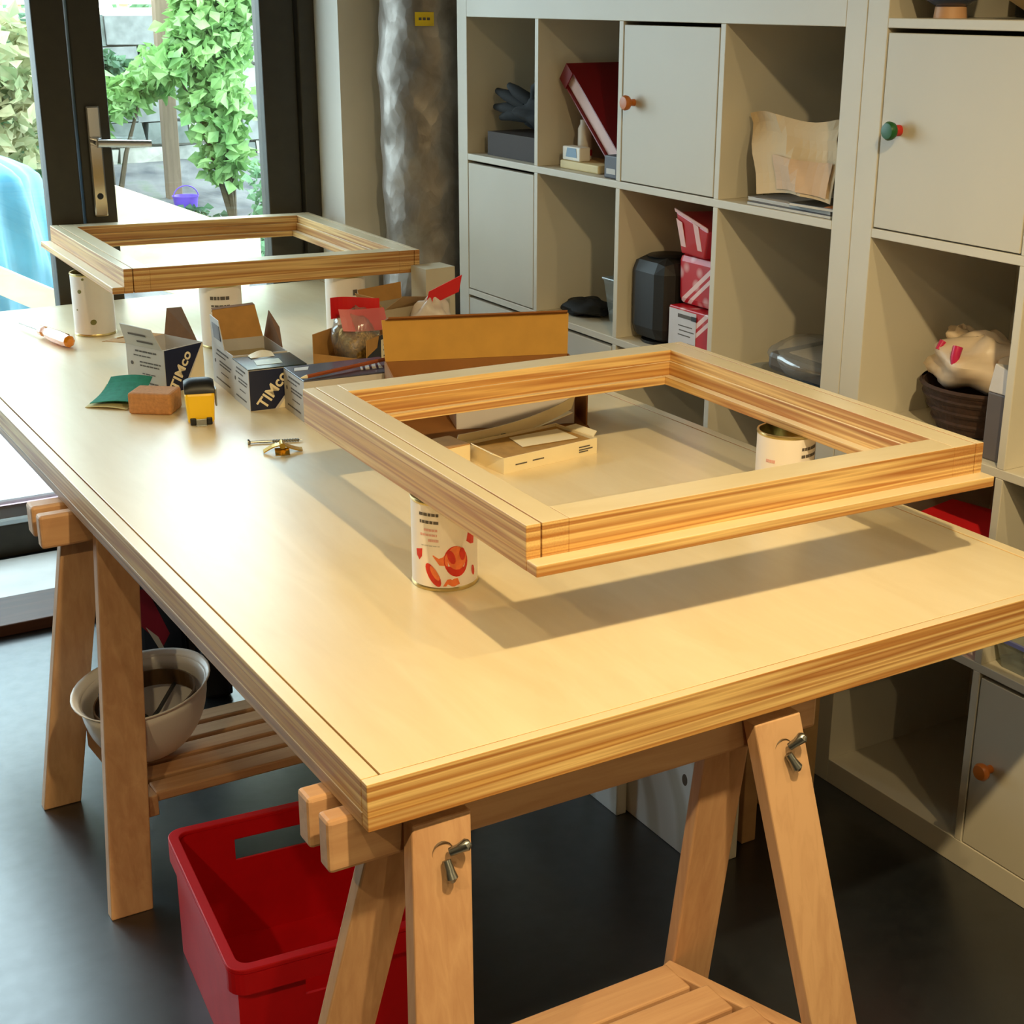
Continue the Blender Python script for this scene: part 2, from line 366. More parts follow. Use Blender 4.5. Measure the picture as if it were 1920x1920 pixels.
# ------------------------------------------------------------------ plywood sash frames
def sash(label, loc, rot, WX, DY, hh, lip_side, group=None):
    """WX along x, DY along y, local z = 0 at the underside; lip_side 'front' (-y) or 'left' (-x)"""
    t = thing('sash_frame', label, 'frame', loc, rot=rot, group=None)
    s = 5.9; r = 4.9; z1 = hh; zl = 1.45
    def part(name, x0, x1, y0, y1, z0, z1, ax, bev=.1): return obj(name, MB().box(x0, x1, y0, y1, z0, z1, mi=1, top=0), [birch if ax == 'Y' else birch_x, edge_y if ax == 'Y' else edge_x], t, bevel=bev)
    # side stiles with a thin strip glued on the outside
    part('stile_strip', 0, 2.0, 0, DY, 0, z1, 'Y'); part('stile', 2.2, s, 0, DY, 0, z1, 'Y')
    part('stile', WX-s+.5, WX-1.5, 0, DY, 0, z1, 'Y'); part('stile_strip', WX-1.35, WX, 0, DY, 0, z1, 'Y')
    # cross rails, upper layer set back from the lower
    for y0, y1 in ((0, r), (DY-r, DY)): part('rail', s+.02, WX-s+.48, y0, y1, 0, z1, 'X')
    # stepped inner rebate
    part('rebate', s, s+.5, r, DY-r, 0, z1-2.0, 'Y'); part('rebate', WX-s, WX-s+.48, r, DY-r, 0, z1-2.0, 'Y')
    part('rebate', s+.5, WX-s, DY-r-.5, DY-r-.02, 0, z1-2.0, 'X'); part('rebate', s+.5, WX-s, r+.02, r+.5, 0, z1-2.0, 'X')
    part('glazing_ledge', s+.52, s+1.6, r+.52, DY-r-.52, 0, zl, 'Y'); part('glazing_ledge', WX-s-1.6, WX-s-.02, r+.52, DY-r-.52, 0, zl, 'Y')
    part('glazing_ledge', s+1.62, WX-s-1.62, DY-r-1.6, DY-r-.52, 0, zl, 'X'); part('glazing_ledge', s+1.62, WX-s-1.62, r+.52, r+1.6, 0, zl, 'X')
    if lip_side == 'front': part('drip_lip', 0, WX, -2.6, -.02, 0, 1.5, 'X', .15)
    else: part('drip_lip', -2.7, -.02, 0, DY, 0, 1.5, 'Y', .15)
    return t
sash('pale plywood window frame nearer the viewer, resting on two fruit tins', (-101.94, -58.24, 84.0), (-0.5, 0, -2.04), 73.35, 75.4, 5.8, 'front')
sash('plywood window frame farther away by the glazed door, raised on tins', (-96.8, 126.5, 86.05), (0, 1.03, -1.48), 72.7, 74.5, 5.5, 'left')

# ------------------------------------------------------------------ trestles
def trestle(label, dy, xl, xr, legs, rails):
    t = thing('trestle', label, 'trestle', ((xl+xr)/2, dy, 0))
    ox, oy = (xl+xr)/2, dy
    def P(x, y, z): return (x-ox, y-oy, z)
    for (y0, y1, z0, z1) in rails:
        b = obj('top_rail', MB().box(xl-ox, xr-ox, y0-oy, y1-oy, z0, z1), beech_x, t, bevel=.5)
    for (tx, ty, fx, fy, wd, th) in legs:
        T0, B0 = Vector(P(tx, ty, 63.0)), Vector(P(fx, fy, 0))
        q = MB(); h = wd/2; d = th/2
        vs = []
        for c in (B0, T0):
            vs += [(c.x-h, c.y-d, c.z), (c.x+h, c.y-d, c.z), (c.x+h, c.y+d, c.z), (c.x-h, c.y+d, c.z)]
        q.hexa(vs); obj('leg', q, beech_z, t, bevel=.25)
    return t, P
def leg_at(l, z): k = z/63.0; return Vector((l[2]+(l[0]-l[2])*k, l[3]+(l[1]-l[3])*k, z))
def shelf_parts(t, P, L, zs, ys, wd):
    lf, rf, lr, rr = L
    ends = []
    for a, b, sx in ((lf, lr, 1), (rf, rr, -1)):
        A = leg_at(a, zs-1.2); B = leg_at(b, zs-1.2)
        a0 = Vector((A.x+sx*4.9, A.y+1.0, A.z)); b0 = Vector((B.x+sx*4.9, B.y-1.0, B.z)); ends.append((a0, b0, sx))
        obj('stretcher', MB().bar(P(*a0), P(*b0), 2.3, 4.0), beech_y, t, bevel=.2)
    for y in ys:
        q = []
        for a0, b0, sx in ends:
            u = (y-a0.y)/(b0.y-a0.y); q.append(Vector((a0.x+(b0.x-a0.x)*u+sx*1.15, y, zs)))
        obj('slat', MB().bar(P(*q[0]), P(*q[1]), wd, 1.9), beech_x, t, bevel=.3)
def wing_nut(t, P, l, z, rz):
    c = leg_at(l, z); 
    root = obj('wing_nut', MB().lathe([(0, -2.6), (.55, -2.5), (.75, -1.4), (1.25, -.9), (1.3, 0)], n=16, T=Matrix.Translation(P(c.x, c.y-1.28, c.z)) @ Matrix.Rotation(math.radians(-90), 4, 'X') @ Matrix.Rotation(math.pi, 4, 'X') @ Matrix.Scale(-1, 4, (0, 0, 1)) @ Matrix.Scale(-1, 4, (0, 0, 1))), steel, t, smooth=True)
    for s in (0, 1):
        a = math.radians(rz+s*115)
        d = Vector((math.cos(a), 0, math.sin(a))); p0 = Vector(P(c.x, c.y-2.0, c.z))
        q = MB().tube([p0+d*.6, p0+d*1.5+Vector((0, -.5, 0)), p0+d*2.5+Vector((0, -.9, 0)), p0+d*2.9+Vector((0, -1.0, 0))], [.5, .55, .75, .4], 10)
        obj('wing', q, steel, root, smooth=True)
L1 = [(-120.8, -70.7, -126.9, -83.1, 7.4, 2.4), (-73.1, -70.7, -64.3, -83.1, 7.4, 2.6), (-122.2, -65.0, -133.3, -54.4, 7.2, 2.2), (-75.2, -65.0, -73.6, -54.4, 7.2, 2.2)]
t1, P1 = trestle('wooden trestle under the near end of the table, steel wing nuts on its legs', -66, -133.3, -64.0, L1,
                 [(-69.2, -66.3, 58.2, 64.8), (-63.7, -60.4, 58.4, 64.8)])
shelf_parts(t1, P1, L1, 19.0, [-61.6, -68.1, -74.6], 5.8)
wing_nut(t1, P1, L1[0], 59.2, -85); wing_nut(t1, P1, L1[1], 59.0, -65)
L2 = [(-124.3, 45.0, -133.9, 21.0, 7.3, 2.5), (-77.0, 45.0, -69.0, 21.0, 7.3, 2.5), (-128.6, 50.5, -135.2, 63.4, 7.2, 2.5), (-79.0, 50.5, -69.5, 63.4, 7.2, 2.5)]
t2, P2 = trestle('wooden trestle under the far end of the table, hard hat on its slatted shelf', 46, -136.8, -67.0, L2,
                 [(46.4, 49.1, 58.8, 64.8), (52.2, 56.2, 59.2, 64.8)])
shelf_parts(t2, P2, L2, 16.2, [30.6, 36.2, 41.8, 47.4, 53.0], 4.3)
# ------------------------------------------------------------------ tins holding up the frames
tin_metal = plain('tin_metal', (206, 186, 130), rough=0.3, metal=1.0, var=0.05)
label_white = plain('white_tin_label', (238, 228, 220), rough=0.4, var=0.02)
tomato = plain('tomato_red', (206, 42, 24), rough=0.45, var=0.12, scale=120); tomato_l = plain('tomato_orange', (236, 120, 62), rough=0.45, var=0.1, scale=120)
pinkp = plain('pink_print', (222, 168, 160), rough=0.5); olive = plain('olive_print', (128, 122, 62), rough=0.5)
def tin(label, x, y, hgt, r, open_top=False, group=None):
    t = thing('food_tin', label, 'tin', (x, y, H+.02), group=group)
    h = hgt
    obj('tin_label', MB().lathe([(r, .55), (r, h-.55)], n=48), label_white, t, smooth=True)
    prof = [(0, .25), (r-.5, .25), (r-.35, 0), (r+.05, 0), (r+.12, .25), (r, .56)]
    obj('bottom_rim', MB().lathe(prof, n=48), tin_metal, t, smooth=True)
    if open_top: prof = [(r, h-.56), (r+.12, h-.25), (r+.05, h), (r-.25, h), (r-.35, h-.2), (r-.35, .7), (0, .7)]
    else: prof = [(r, h-.56), (r+.12, h-.25), (r+.05, h), (r-.25, h), (r-.35, h-.45), (r-1.0, h-.45), (r-1.15, h-.35), (r-1.3, h-.45), (0, h-.45)]
    obj('top_rim', MB().lathe(prof, n=48), tin_metal, t, smooth=True)
    return t
def wrap(name, parent, R_, ang, z, pts, M, lift=.03):
    """flat print following the round label: pts in centimetres around (ang, z)"""
    vs = []
    for (u, v) in pts:
        a = math.radians(ang)+u/R_; vs.append(((R_+lift)*math.cos(a), (R_+lift)*math.sin(a), z+v))
    a = math.radians(ang); cu = sum(p[0] for p in pts)/len(pts); cv = sum(p[1] for p in pts)/len(pts); a += cu/R_
    vs.append(((R_+lift)*math.cos(a), (R_+lift)*math.sin(a), z+cv)); n = len(pts)
    return obj(name, MB().add(vs, [(i, (i+1) % n, n) for i in range(n)]), M, parent, solid=.03)
def ell(a, b, n=18, rot=0, k0=0, k1=360):
    out = []
    for i in range(n):
        t = math.radians(k0+(k1-k0)*i/n); x, y = a*math.cos(t), b*math.sin(t); c, s = math.cos(math.radians(rot)), math.sin(math.radians(rot)); out.append((x*c-y*s, x*s+y*c))
    return out
def printed_lines(parent, R_, rows, name='printed_lines'):
    for (ang, z, ln, hh, M) in rows:
        q = MB(); n = 8; a = math.radians(ang); da = ln/R_
        rnd = random.Random(int(ang*7+z*13))
        x = 0
        while x < 1:
            wl = rnd.uniform(.10, .24); x2 = min(1, x+wl)
            q.grid(lambda u, v: ((R_+.03)*math.cos(a+da*(x+(x2-x)*u)), (R_+.03)*math.sin(a+da*(x+(x2-x)*u)), z+hh*v), 3, 1); x = x2+.035
        obj(name, q, M, parent, solid=.03)
c1 = tin('white tin printed with sliced red tomatoes, under the left side of the nearer frame', -96.4, -26.3, 13.02, 4.65)
Rr = 4.65
wrap('tomato_print', c1, Rr, 263, 4.4, ell(1.75, 2.3, 24, 10), tomato)
wrap('tomato_flesh', c1, Rr, 264, 4.9, ell(1.4, 1.75, 20, 10), tomato_l, .06)
wrap('tomato_seed', c1, Rr, 254, 5.1, ell(.5, 1.1, 14, 20), tomato, .09); wrap('tomato_seed', c1, Rr, 274, 5.4, ell(.45, .95, 14, 5), tomato, .09)
wrap('tomato_print', c1, Rr, 293, 7.4, [(-.8, -.3), (-.5, .9), (.3, 1.0), (.8, .2), (.7, -1.0), (0, -.9)], tomato)
wrap('tomato_print', c1, Rr, 236, 4.6, [(-1.2, .7), (.9, 1.0), (1.0, -.8), (-.2, -.7)], tomato_l)
wrap('tomato_print', c1, Rr, 222, 2.4, ell(.75, 1.9, 20, 30), tomato); wrap('tomato_flesh', c1, Rr, 225, 2.7, ell(.4, 1.2, 16, 30), tomato_l, .06)
wrap('tomato_print', c1, Rr, 194, 5.2, [(-.6, .6), (.6, .9), (.5, -.3), (0, -.9), (-.5, -.3)], tomato)
wrap('tomato_print', c1, Rr, 254, 1.2, [(-1.2, -.4), (-.6, .6), (.9, .7), (1.2, -.2), (.4, -.5)], tomato_l)
wrap('tomato_print', c1, Rr, 300, 2.4, ell(.35, .8, 12, 10), tomato)
printed_lines(c1, Rr, [(196, 11.0, 3.0, .42, ink), (197, 9.9, 3.0, .42, ink), (206, 8.8, 2.0, .34, pinkp), (198, 8.1, 2.6, .3, pinkp), (214, 7.3, 1.5, .36, pinkp), (200, 6.6, 2.8, .14, greyprint)])
c2 = tin('white tin with dark small lettering, under the right side of the nearer frame', -34.2, -25.6, 13.02, 4.65, open_top=True)
printed_lines(c2, Rr, [(262, 10.6, 3.6, .5, ink), (262, 9.4, 3.6, .5, ink), (264, 7.6, 3.4, .25, pinkp), (266, 6.4, 3.2, .7, pinkp), (190, 8.5, 1.6, .5, pinkp), (188, 6.5, 1.8, .5, pinkp), (188, 5.0, 1.8, .4, pinkp)])
c3 = tin('tall white tin with olive dots, under the left corner of the farther frame', -95.6, 160, 15.1, 4.95, open_top=True)
for a, z, s in ((219, 11.0, .8), (252, 3.6, 1.1), (205, 6.5, .35), (232, 14.0, .5)): wrap('olive_print', c3, 4.95, a, z, ell(s*.7, s*.6, 14, 20), olive)
c4 = tin('pale tin with dark lettering, behind the open box with the raised brown lid', -72.9, 131.8, 14.95, 4.9)
printed_lines(c4, 4.9, [(222, 11.6, 4.6, .8, ink), (224, 10.0, 4.4, .4, ink), (224, 8.8, 4.4, .4, ink)])
c5 = tin('plain pale tin under the right end of the farther frame', -41.3, 131.2, 14.35, 4.9)
printed_lines(c5, 4.9, [(268, 9.6, 1.2, 1.4, ink), (200, 6, 3, .4, pinkp)])

# ------------------------------------------------------------------ cardboard boxes on the table
def carton(t, wd, dp, hh, M_out, th=.18, walls='lrfb'):
    q = MB().box(0, wd, 0, dp, 0, th)
    obj('carton_base', q, M_out, t)
    if 'f' in walls: obj('carton_wall', MB().box(0, wd, 0, th, th, hh), M_out, t)
    if 'b' in walls: obj('carton_wall', MB().box(0, wd, dp-th, dp, th, hh), M_out, t)
    if 'l' in walls: obj('carton_wall', MB().box(0, th, th, dp-th, th, hh), M_out, t)
    if 'r' in walls: obj('carton_wall', MB().box(wd-th, wd, th, dp-th, th, hh), M_out, t)
def quad(name, pts, M, parent, th=.15): return obj(name, MB().add(pts, [tuple(range(len(pts)))]), M, parent, solid=th)
def brand_front(t, wd, hh, size):
    """navy panel with slanted cream lettering on the front (-y) face"""
    y = -.04
    quad('navy_panel', [(.1, y, .1), (wd*.42, y, .1), (wd*.97, y, hh-.1), (.1, y, hh-.1)], navy, t, .05)
    quad('cream_panel', [(wd*.48, y, .1), (wd-.1, y, .1), (wd-.1, y, hh*.98), (wd*.985, y, hh-.1)], cream, t, .05)
    a = math.atan2(hh, wd*.55)
    o = Vector((wd*.44, -.1, hh*.41)); ca, sa = math.cos(a), math.sin(a)
    o += Vector((sa*-1, 0, ca))*0.0
    text('lettering', 'TIMco', size, cream, t, frame_T((wd*.43-sa*size*.15, -.1, hh*.44+ca*size*.15), (ca, 0, sa), (-sa, 0, ca)), .03)
def side_print(t, dp, hh, z_up=0):
    x = -.04; q = MB(); rnd = random.Random(int(dp*10))
    for z, l0, l1, th in ((hh*.86, .25, .8, .35), (hh*.76, .2, .65, .25), (hh*.62, .35, .9, .28), (hh*.54, .35, .85, .28), (hh*.36, .4, .75, .2), (hh*.15, .15, .8, .3)):
        y = l0*dp
        while y < l1*dp:
            e = min(l1*dp, y+rnd.uniform(.6, 1.6)); q.box(x-.03, x, dp-e, dp-y, z, z+th); y = e+.22
    obj('printed_lines', q, ink, t)
    obj('printed_dot', MB().lathe([(0, .02), (.42, .02), (.42, -.02), (0, -.02)], n=14, T=Matrix.Translation((x, dp*.86, hh*.58)) @ Matrix.Rotation(math.radians(90), 4, 'Y')), ink, t)
GP = greyprint
b1 = thing('screw_box', 'open screw box with flaps up and navy lettered front, behind the tape measure', 'box', (-98.9, 93.4, H+.02), rz=23, group=None)
wd, dp, hh = 10.6, 12.0, 9.3
carton(b1, wd, dp, hh, GP); brand_front(b1, wd, hh, 3.3); side_print(b1, dp, hh)
f1 = quad('flap', [(-.05, .3, hh), (-.05, dp-.2, hh), (-1.6, dp-.6, hh+4.6), (-1.6, 1.6, hh+4.4)], GP, b1)
obj('flap_print', MB().box(-.03, 0, 2.5, 7.5, 1.0, 1.4, T=Matrix.Translation((-.25, 0, hh)) @ Matrix.Rotation(math.radians(-19), 4, 'Y')).box(-.03, 0, 4.0, 9.5, 2.6, 3.0, T=Matrix.Translation((-.25, 0, hh)) @ Matrix.Rotation(math.radians(-19), 4, 'Y')), ink, f1)
quad('flap', [(wd, dp*.15, hh), (wd, dp, hh), (wd+.8, dp-.4, hh+5.6), (wd-1.0, dp*.4, hh+7.0)], card_d, b1)
# long lid flap folded back, with a thumb slot
tp = [(0, dp, hh), (wd, dp, hh)]+[(wd*.5+wd*.5*math.cos(math.radians(a)), dp+7.2+3.4*math.sin(math.radians(a)), hh-.6-1.0*math.sin(math.radians(a))) for a in range(0, 181, 20)]
quad('lid_flap', tp, card, b1)
quad('thumb_slot', [(wd*.28, dp+6.6, hh-.35), (wd*.72, dp+6.6, hh-.35), (wd*.68, dp+7.8, hh-.5), (wd*.32, dp+7.8, hh-.5)], cream, b1, .22)
b2 = thing('screw_box', 'open screw box with a tall tan lid standing up, between two navy boxes', 'box', (-87.6, 83.6, H+.02), rz=-4)
wd, dp, hh = 11.6, 16.0, 8.8
carton(b2, wd, dp, hh, GP); side_print(b2, dp, hh)
quad('lid_flap', [(.3, dp-.1, hh-.2), (wd-.3, dp-.1, hh-.2), (wd-1.3, dp+1.6, 15.4), (1.0, dp+1.6, 15.0)], card, b2)
quad('lid_edge', [(1.0, dp+1.6, 15.0), (wd-1.3, dp+1.6, 15.4), (wd-1.4, dp+2.8, 15.6), (1.1, dp+2.8, 15.2)], card_d, b2)
sf = quad('side_flap', [(-.05, dp*.35, hh), (-.05, dp*.95, hh), (-.6, dp*.85, hh+6.2), (-.6, dp*.45, hh+6.0)], GP, b2)
quad('picture_print', [(-.35, dp*.45, hh+1.6), (-.35, dp*.78, hh+1.6), (-.6, dp*.78, hh+4.8), (-.6, dp*.45, hh+4.8)], navy, sf, .1)
quad('side_flap', [(wd, dp*.2, hh), (wd, dp, hh), (wd+1.2, dp-.3, hh+5.5), (wd+1.5, dp*.6, hh+3.0)], card_d, b2)
obj('screws', MB().box(.6, wd-.6, .6, dp-.6, .3, hh-2.5), tin_metal, b2)['kind'] = 'stuff'
b3 = thing('screw_box', 'closed screw box with a glossy dark green lid, right of the yellow tape measure', 'box', (-88.6, 72.1, H+.02), rz=-4)
wd, dp, hh = 12.2, 11.2, 8.3
gl = plain('dark_green_lid', (34, 48, 46), rough=.18, var=.4, scale=60)
carton(b3, wd, dp, hh, GP); brand_front(b3, wd, hh, 3.2); side_print(b3, dp, hh)
obj('lid', MB().box(0, wd, 0, dp, hh, hh+.25), gl, b3, bevel=.08)
quad('lid_print', [(2.6, 2.6, hh+.3), (8.0, 2.6, hh+.3), (8.4, 6.8, hh+.3), (3.2, 6.8, hh+.3)], plain('pale_green_print', (168, 170, 140), rough=.3, var=.2, scale=80), b3, .04)
obj('paper_scrap', MB().grid(lambda u, v: (3.2+5*u, 8.6+2.4*v, hh+.4+.9*math.sin(2.6*u)*v), 6, 3), cream, b3, solid=.06)
b4 = thing('screw_box', 'closed printed screw box under the pencil, behind the corner of the nearer frame', 'box', (-82.4, 58.6, H+.02), rz=-4)
wd, dp, hh = 20.5, 12.6, 8.2
carton(b4, wd, dp, hh, GP); side_print(b4, dp, hh)
obj('lid', MB().box(0, wd, 0, dp, hh, hh+.25), plain('slate_lid', (66, 66, 82), rough=.25, var=.35, scale=50), b4, bevel=.08)
quad('lid_print', [(.8, 8.2, hh+.3), (3.6, 8.2, hh+.3), (4.6, 10.6, hh+.3), (1.6, 10.6, hh+.3)], GP, b4, .04)
quad('lid_print', [(13.0, 3.4, hh+.3), (17.6, 3.4, hh+.3), (18.6, 9.0, hh+.3), (14.6, 9.0, hh+.3)], GP, b4, .04)
for k in range(3): quad('lid_stripe', [(13.4+1.4*k, 3.2, hh+.36), (13.9+1.4*k, 3.2, hh+.36), (15.6+1.4*k, 9.0, hh+.36), (15.1+1.4*k, 9.0, hh+.36)], navy, b4, .03)
b5 = thing('parts_box', 'open brown box with a navy and white label, bag of brass screws inside', 'box', (-59.0, 80.6, H+.02), rz=34)
wd, dp, hh = 14.4, 13.6, 9.4
carton(b5, wd, dp, hh, card, walls='rfb'); obj('carton_wall', MB().box(0, .18, .18, dp-.18, .18, 5.2), card, b5)
quad('navy_panel', [(.2, -.05, .2), (wd-.2, -.05, .2), (wd-.2, -.05, hh), (wd*.36, -.05, hh), (wd*.30, -.05, hh-2.4), (.2, -.05, hh-3.6)], plain('black_navy_print', (10, 12, 24), rough=.4), b5, .06)
quad('white_label', [(wd*.40, -.12, 2.4), (wd*.90, -.12, 2.4), (wd*.90, -.12, hh-1.0), (wd*.40, -.12, hh-1.0)], cream, b5, .05)
q = MB()
for z, a, b in ((7.0, .46, .8), (5.9, .46, .84), (4.6, .46, .82), (3.4, .5, .8)): q.box(wd*a, wd*b, -.2, -.16, z, z+.35)
obj('printed_lines', q, ink, b5)
def blob(cx, cy, cz, rx, ry, rz_, seed, amp=.12, flat=0.0):
    rnd = random.Random(seed); ps = [rnd.random()*6.28 for _ in range(8)]
    def fn(u, v):
        a = 2*math.pi*u; b = math.pi*(v-.5)
        k = 1+amp*(math.sin(3*a+ps[0]+4*b)+.7*math.sin(5*a-3*b+ps[1])+.5*math.sin(7*b+2*a+ps[2]))
        z = math.sin(b); z = max(z, -1+flat)
        return (cx+rx*k*math.cos(b)*math.cos(a), cy+ry*k*math.cos(b)*math.sin(a), cz+rz_*k*z)
    return MB().grid(fn, 28, 16)
film = clear('clear_film', (248, 246, 242), gloss=.3, rough=.12, haze=.12)
redcard = plain('red_card', (214, 30, 34), rough=.4, var=.06); pinkfilm = plain('pink_film', (226, 110, 110), rough=.35, alpha=.75)
brass = plain('brass', (200, 160, 70), rough=.28, metal=1.0, var=.15, scale=60)
brass_mix = plain('brass_screws', (176, 140, 72), rough=.35, metal=.6, var=.5, scale=160, bump=.8)
bag1 = thing('screw_bag', 'clear bag of brass screws with a red header, in the open brown box', 'bag', (-56.8, 90.3, H+.25))
obj('brass_screws', blob(0, 0, 5.6, 4.7, 4.7, 5.2, 4, .08), brass_mix, bag1, smooth=True)['kind'] = 'stuff'
obj('film', blob(-.2, .1, 7.4, 5.4, 5.0, 6.6, 5, .07), film, bag1, smooth=True)
hd = obj('header_card', MB().grid(lambda u, v: (-5.5+11*u, 1.0+1.2*math.sin(5*u), 12.2+4.6*v-.9*u), 10, 3), redcard, bag1, solid=.15)
obj('header_fold', MB().grid(lambda u, v: (-4.6+11*u, -1.0-.8*math.sin(4*u)-2.2*v, 14.6-4.4*v-.8*u), 10, 3), pinkfilm, bag1, solid=.1)
b6 = thing('small_carton', 'small open brown box with flaps, standing under the right end of the farther frame', 'box', (-41.5, 108.5, H+.02), rz=12)
carton(b6, 12.0, 9.0, 9.2, plain('grey_card', (178, 164, 140), rough=.8))
quad('flap', [(0, 9.0, 9.2), (12, 9.0, 9.2), (12.5, 9.8, 13.0), (-.4, 9.8, 12.6)], card, b6); quad('flap', [(0, 0, 9.2), (12, 0, 9.2), (12.6, -3.0, 11.2), (3.0, -3.0, 12.4)], plain('brown_flap', (160, 130, 92), rough=.85), b6)
quad('flap', [(0, 0, 9.2), (0, 9, 9.2), (-2.2, 8.4, 12.2), (-2.2, 1, 12.2)], card, b6)
bag2 = thing('screw_bag', 'white paper bag with a red header card sticking up, behind the big brown carton', 'bag', (-31.5, 104.0, H+.02), rz=-24)
obj('film', blob(0, 0, 5.5, 5.2, 3.2, 6.0, 9, .1, .2), plain('white_film', (224, 210, 198), rough=.4, var=.05), bag2, smooth=True)
obj('header_card', MB().hexa([(-1.5, -.2, 9.6), (6.4, -.2, 13.2), (6.4, .1, 13.2), (-1.5, .1, 9.6), (-.6, -.3, 13.4), (7.2, -.3, 17.2), (7.2, 0, 17.2), (-.6, 0, 13.4)]), redcard, bag2, bevel=.08)
b7 = thing('white_carton', 'plain off-white upright box standing on the table in front of the silver pipe', 'box', (-26.8, 116.0, H+.02), rz=4)
carton(b7, 8.2, 7.0, 16.0, plain('off_white_card', (206, 196, 172), rough=.7, var=.03)); obj('lid', MB().box(0, 8.2, 0, 7, 16, 16.2), plain('off_white_card', (206, 196, 172)), b7)
# big open carton behind the nearer frame
big = thing('big_carton', 'large open tan carton with its lid standing up, behind the nearer frame', 'box', (-71.5, 41.0, H+.02), rz=-19)
wd, dp, hh = 37.0, 17.0, 10.6
tan = plain('tan_cardboard', (196, 146, 62), rough=.8, var=.05, scale=30)
carton(big, wd, dp, hh, plain('brown_board', (150, 98, 46), rough=.85, var=.08), th=.3, walls='lrb')
quad('back_lid', [(.2, dp, hh), (wd-.2, dp, hh), (wd+.2, dp+1.2, 18.6), (-.2, dp+1.2, 18.6)], tan, big, .3)
quad('lid_lip', [(.5, dp+1.2, 18.6), (wd-.1, dp+1.2, 18.6), (wd-.3, dp-.2, 19.3), (1.0, dp-.2, 19.3)], plain('brown_lip', (140, 86, 34), rough=.8), big, .3)
quad('front_flap', [(0, 0, .4), (wd, 0, .4), (wd, -3.0, .2), (0, -3.0, .2)], plain('brown_board', (150, 98, 46)), big, .25)
wb = thing('white_inner_box', 'plain white box lying inside the large tan carton', 'box', (-59.6, 39.2, H+.4), rz=-19)
carton(wb, 23, 9, 5.6, plain('lilac_white_card', (206, 196, 192), rough=.6, var=.02)); obj('lid', MB().box(0, 23, 0, 9, 5.6, 5.8), plain('lilac_white_card', (206, 196, 192)), wb)
fb = thing('flat_box', 'flat white cardboard tray with folded ends and faint print, inside the nearer frame opening', 'box', (-65.1, 11.5, H+.02), rz=6.8)
wht = plain('cream_card', (236, 220, 182), rough=.65, var=.03)
carton(fb, 21.0, 12.0, 2.9, wht); obj('inner_card', MB().box(.3, 20.7, .3, 11.7, 2.2, 2.4), plain('kraft_insert', (164, 126, 66), rough=.9, var=.15, scale=50), fb)
quad('flap', [(0, .4, 2.9), (0, 8.5, 2.9), (-1.4, 7.8, 4.0), (-1.4, 1.4, 3.6)], wht, fb); quad('flap', [(21, 1, 2.9), (21, 9, 2.9), (22.6, 8, 3.4), (22.6, 2, 3.4)], wht, fb)
quad('leaflet', [(7.5, 4.5, 2.55), (19, 3.0, 2.55), (19.6, 9.8, 2.55), (9.0, 10.5, 2.55)], cream, fb, .08)
q = MB()
for a, b, z in ((.30, .42, 1.3), (.80, .92, 1.7), (.80, .95, 1.2), (.80, .9, .8), (.12, .24, 1.2)): q.box(21*a, 21*b, -.06, -.02, z, z+.22)
obj('printed_lines', q, ink, fb)
fl = thing('box_lid', 'curled cream box lid leaning on the flat white tray', 'box', (-65.0, 24.9, H+.1), rz=4)
obj('lid_strip', MB().grid(lambda u, v: (26*u-2, -1.2*v+2.2*(u-.5)**2*4*.5, .6+2.9*v+3.0*u+1.0*(2*u-1)**2*(1 if u > .5 else .5)), 20, 3), wht, fl, solid=.15)
obj('lid_panel', MB().grid(lambda u, v: (26*u-2, .6+4*v, .5+2.6*u+.8*(2*u-1)**2), 16, 3), wht, fl, solid=.15)
q = MB()
for k in range(3): q.box(4+k*1.4, 5+k*1.4, -.75, -.7, 2.2+.15*k, 2.6+.15*k)
obj('printed_lines', q, ink, fl)
sbx = thing('small_white_box', 'small cream box with a brown top, at the left rim of the nearer frame opening', 'box', (-73.0, 19.0, H+.02), rz=7)
carton(sbx, 5.8, 6.5, 3.6, wht); obj('lid', MB().box(0, 5.8, 0, 6.5, 3.6, 3.75), card, sbx)

# ------------------------------------------------------------------ tools and small things on the table
sp = thing('sandpaper', 'folded sheet of green sandpaper with a cream back, behind the cork block', 'sandpaper', (-116.4, 91.4, H+.05), rz=-36)
obj('back_sheet', MB().grid(lambda u, v: (9.0*u, 12.5*v*(1-.1*u)-1.0*u, .1+.35*math.sin(3*u)+.3*u*v+1.6*v**3), 10, 6), plain('cream_backing', (206, 190, 134), rough=.9, var=.08), sp, solid=.12)
obj('green_sheet', MB().grid(lambda u, v: (.8+9.2*u, .6+12.6*v*(1-.06*u), .75+.7*math.sin(2.4*u)+.35*v+2.0*v**3), 10, 6), plain('green_abrasive', (36, 126, 104), rough=.95, var=.14, scale=90), sp, solid=.12)
ck = thing('sanding_block', 'brown cork sanding block leaning on the green sandpaper', 'block', (-110.2, 82.4, H+.02), rz=-37)
cork = plain('cork', (190, 134, 88), rough=.9, var=.14, scale=140, bump=.4)
obj('cork_block', MB().box(0, 8.8, 0, 6.8, 0, 4.3), cork, ck, bevel=.5)
tm = thing('tape_measure', 'yellow tape measure with a black top standing on end', 'tape measure', (-103.0, 68.4, H+.02), rz=-16)
yel = plain('yellow_plastic', (246, 196, 14), rough=.3, var=.03)
obj('case', MB().hexa([(.4, 0, .2), (5.4, 0, .2), (5.4, 5.5, .2), (.4, 5.5, .2), (0, -.2, 6.4), (5.8, -.2, 6.4), (5.8, 5.6, 6.4), (0, 5.6, 6.4)]), yel, tm, bevel=.6)
def capf(u, v):
    x = .05+5.7*u; a = math.pi*v
    return (x, 2.7-2.9*math.cos(a), 6.3+2.5*math.sin(a)*(1-.25*(2*u-1)**4))
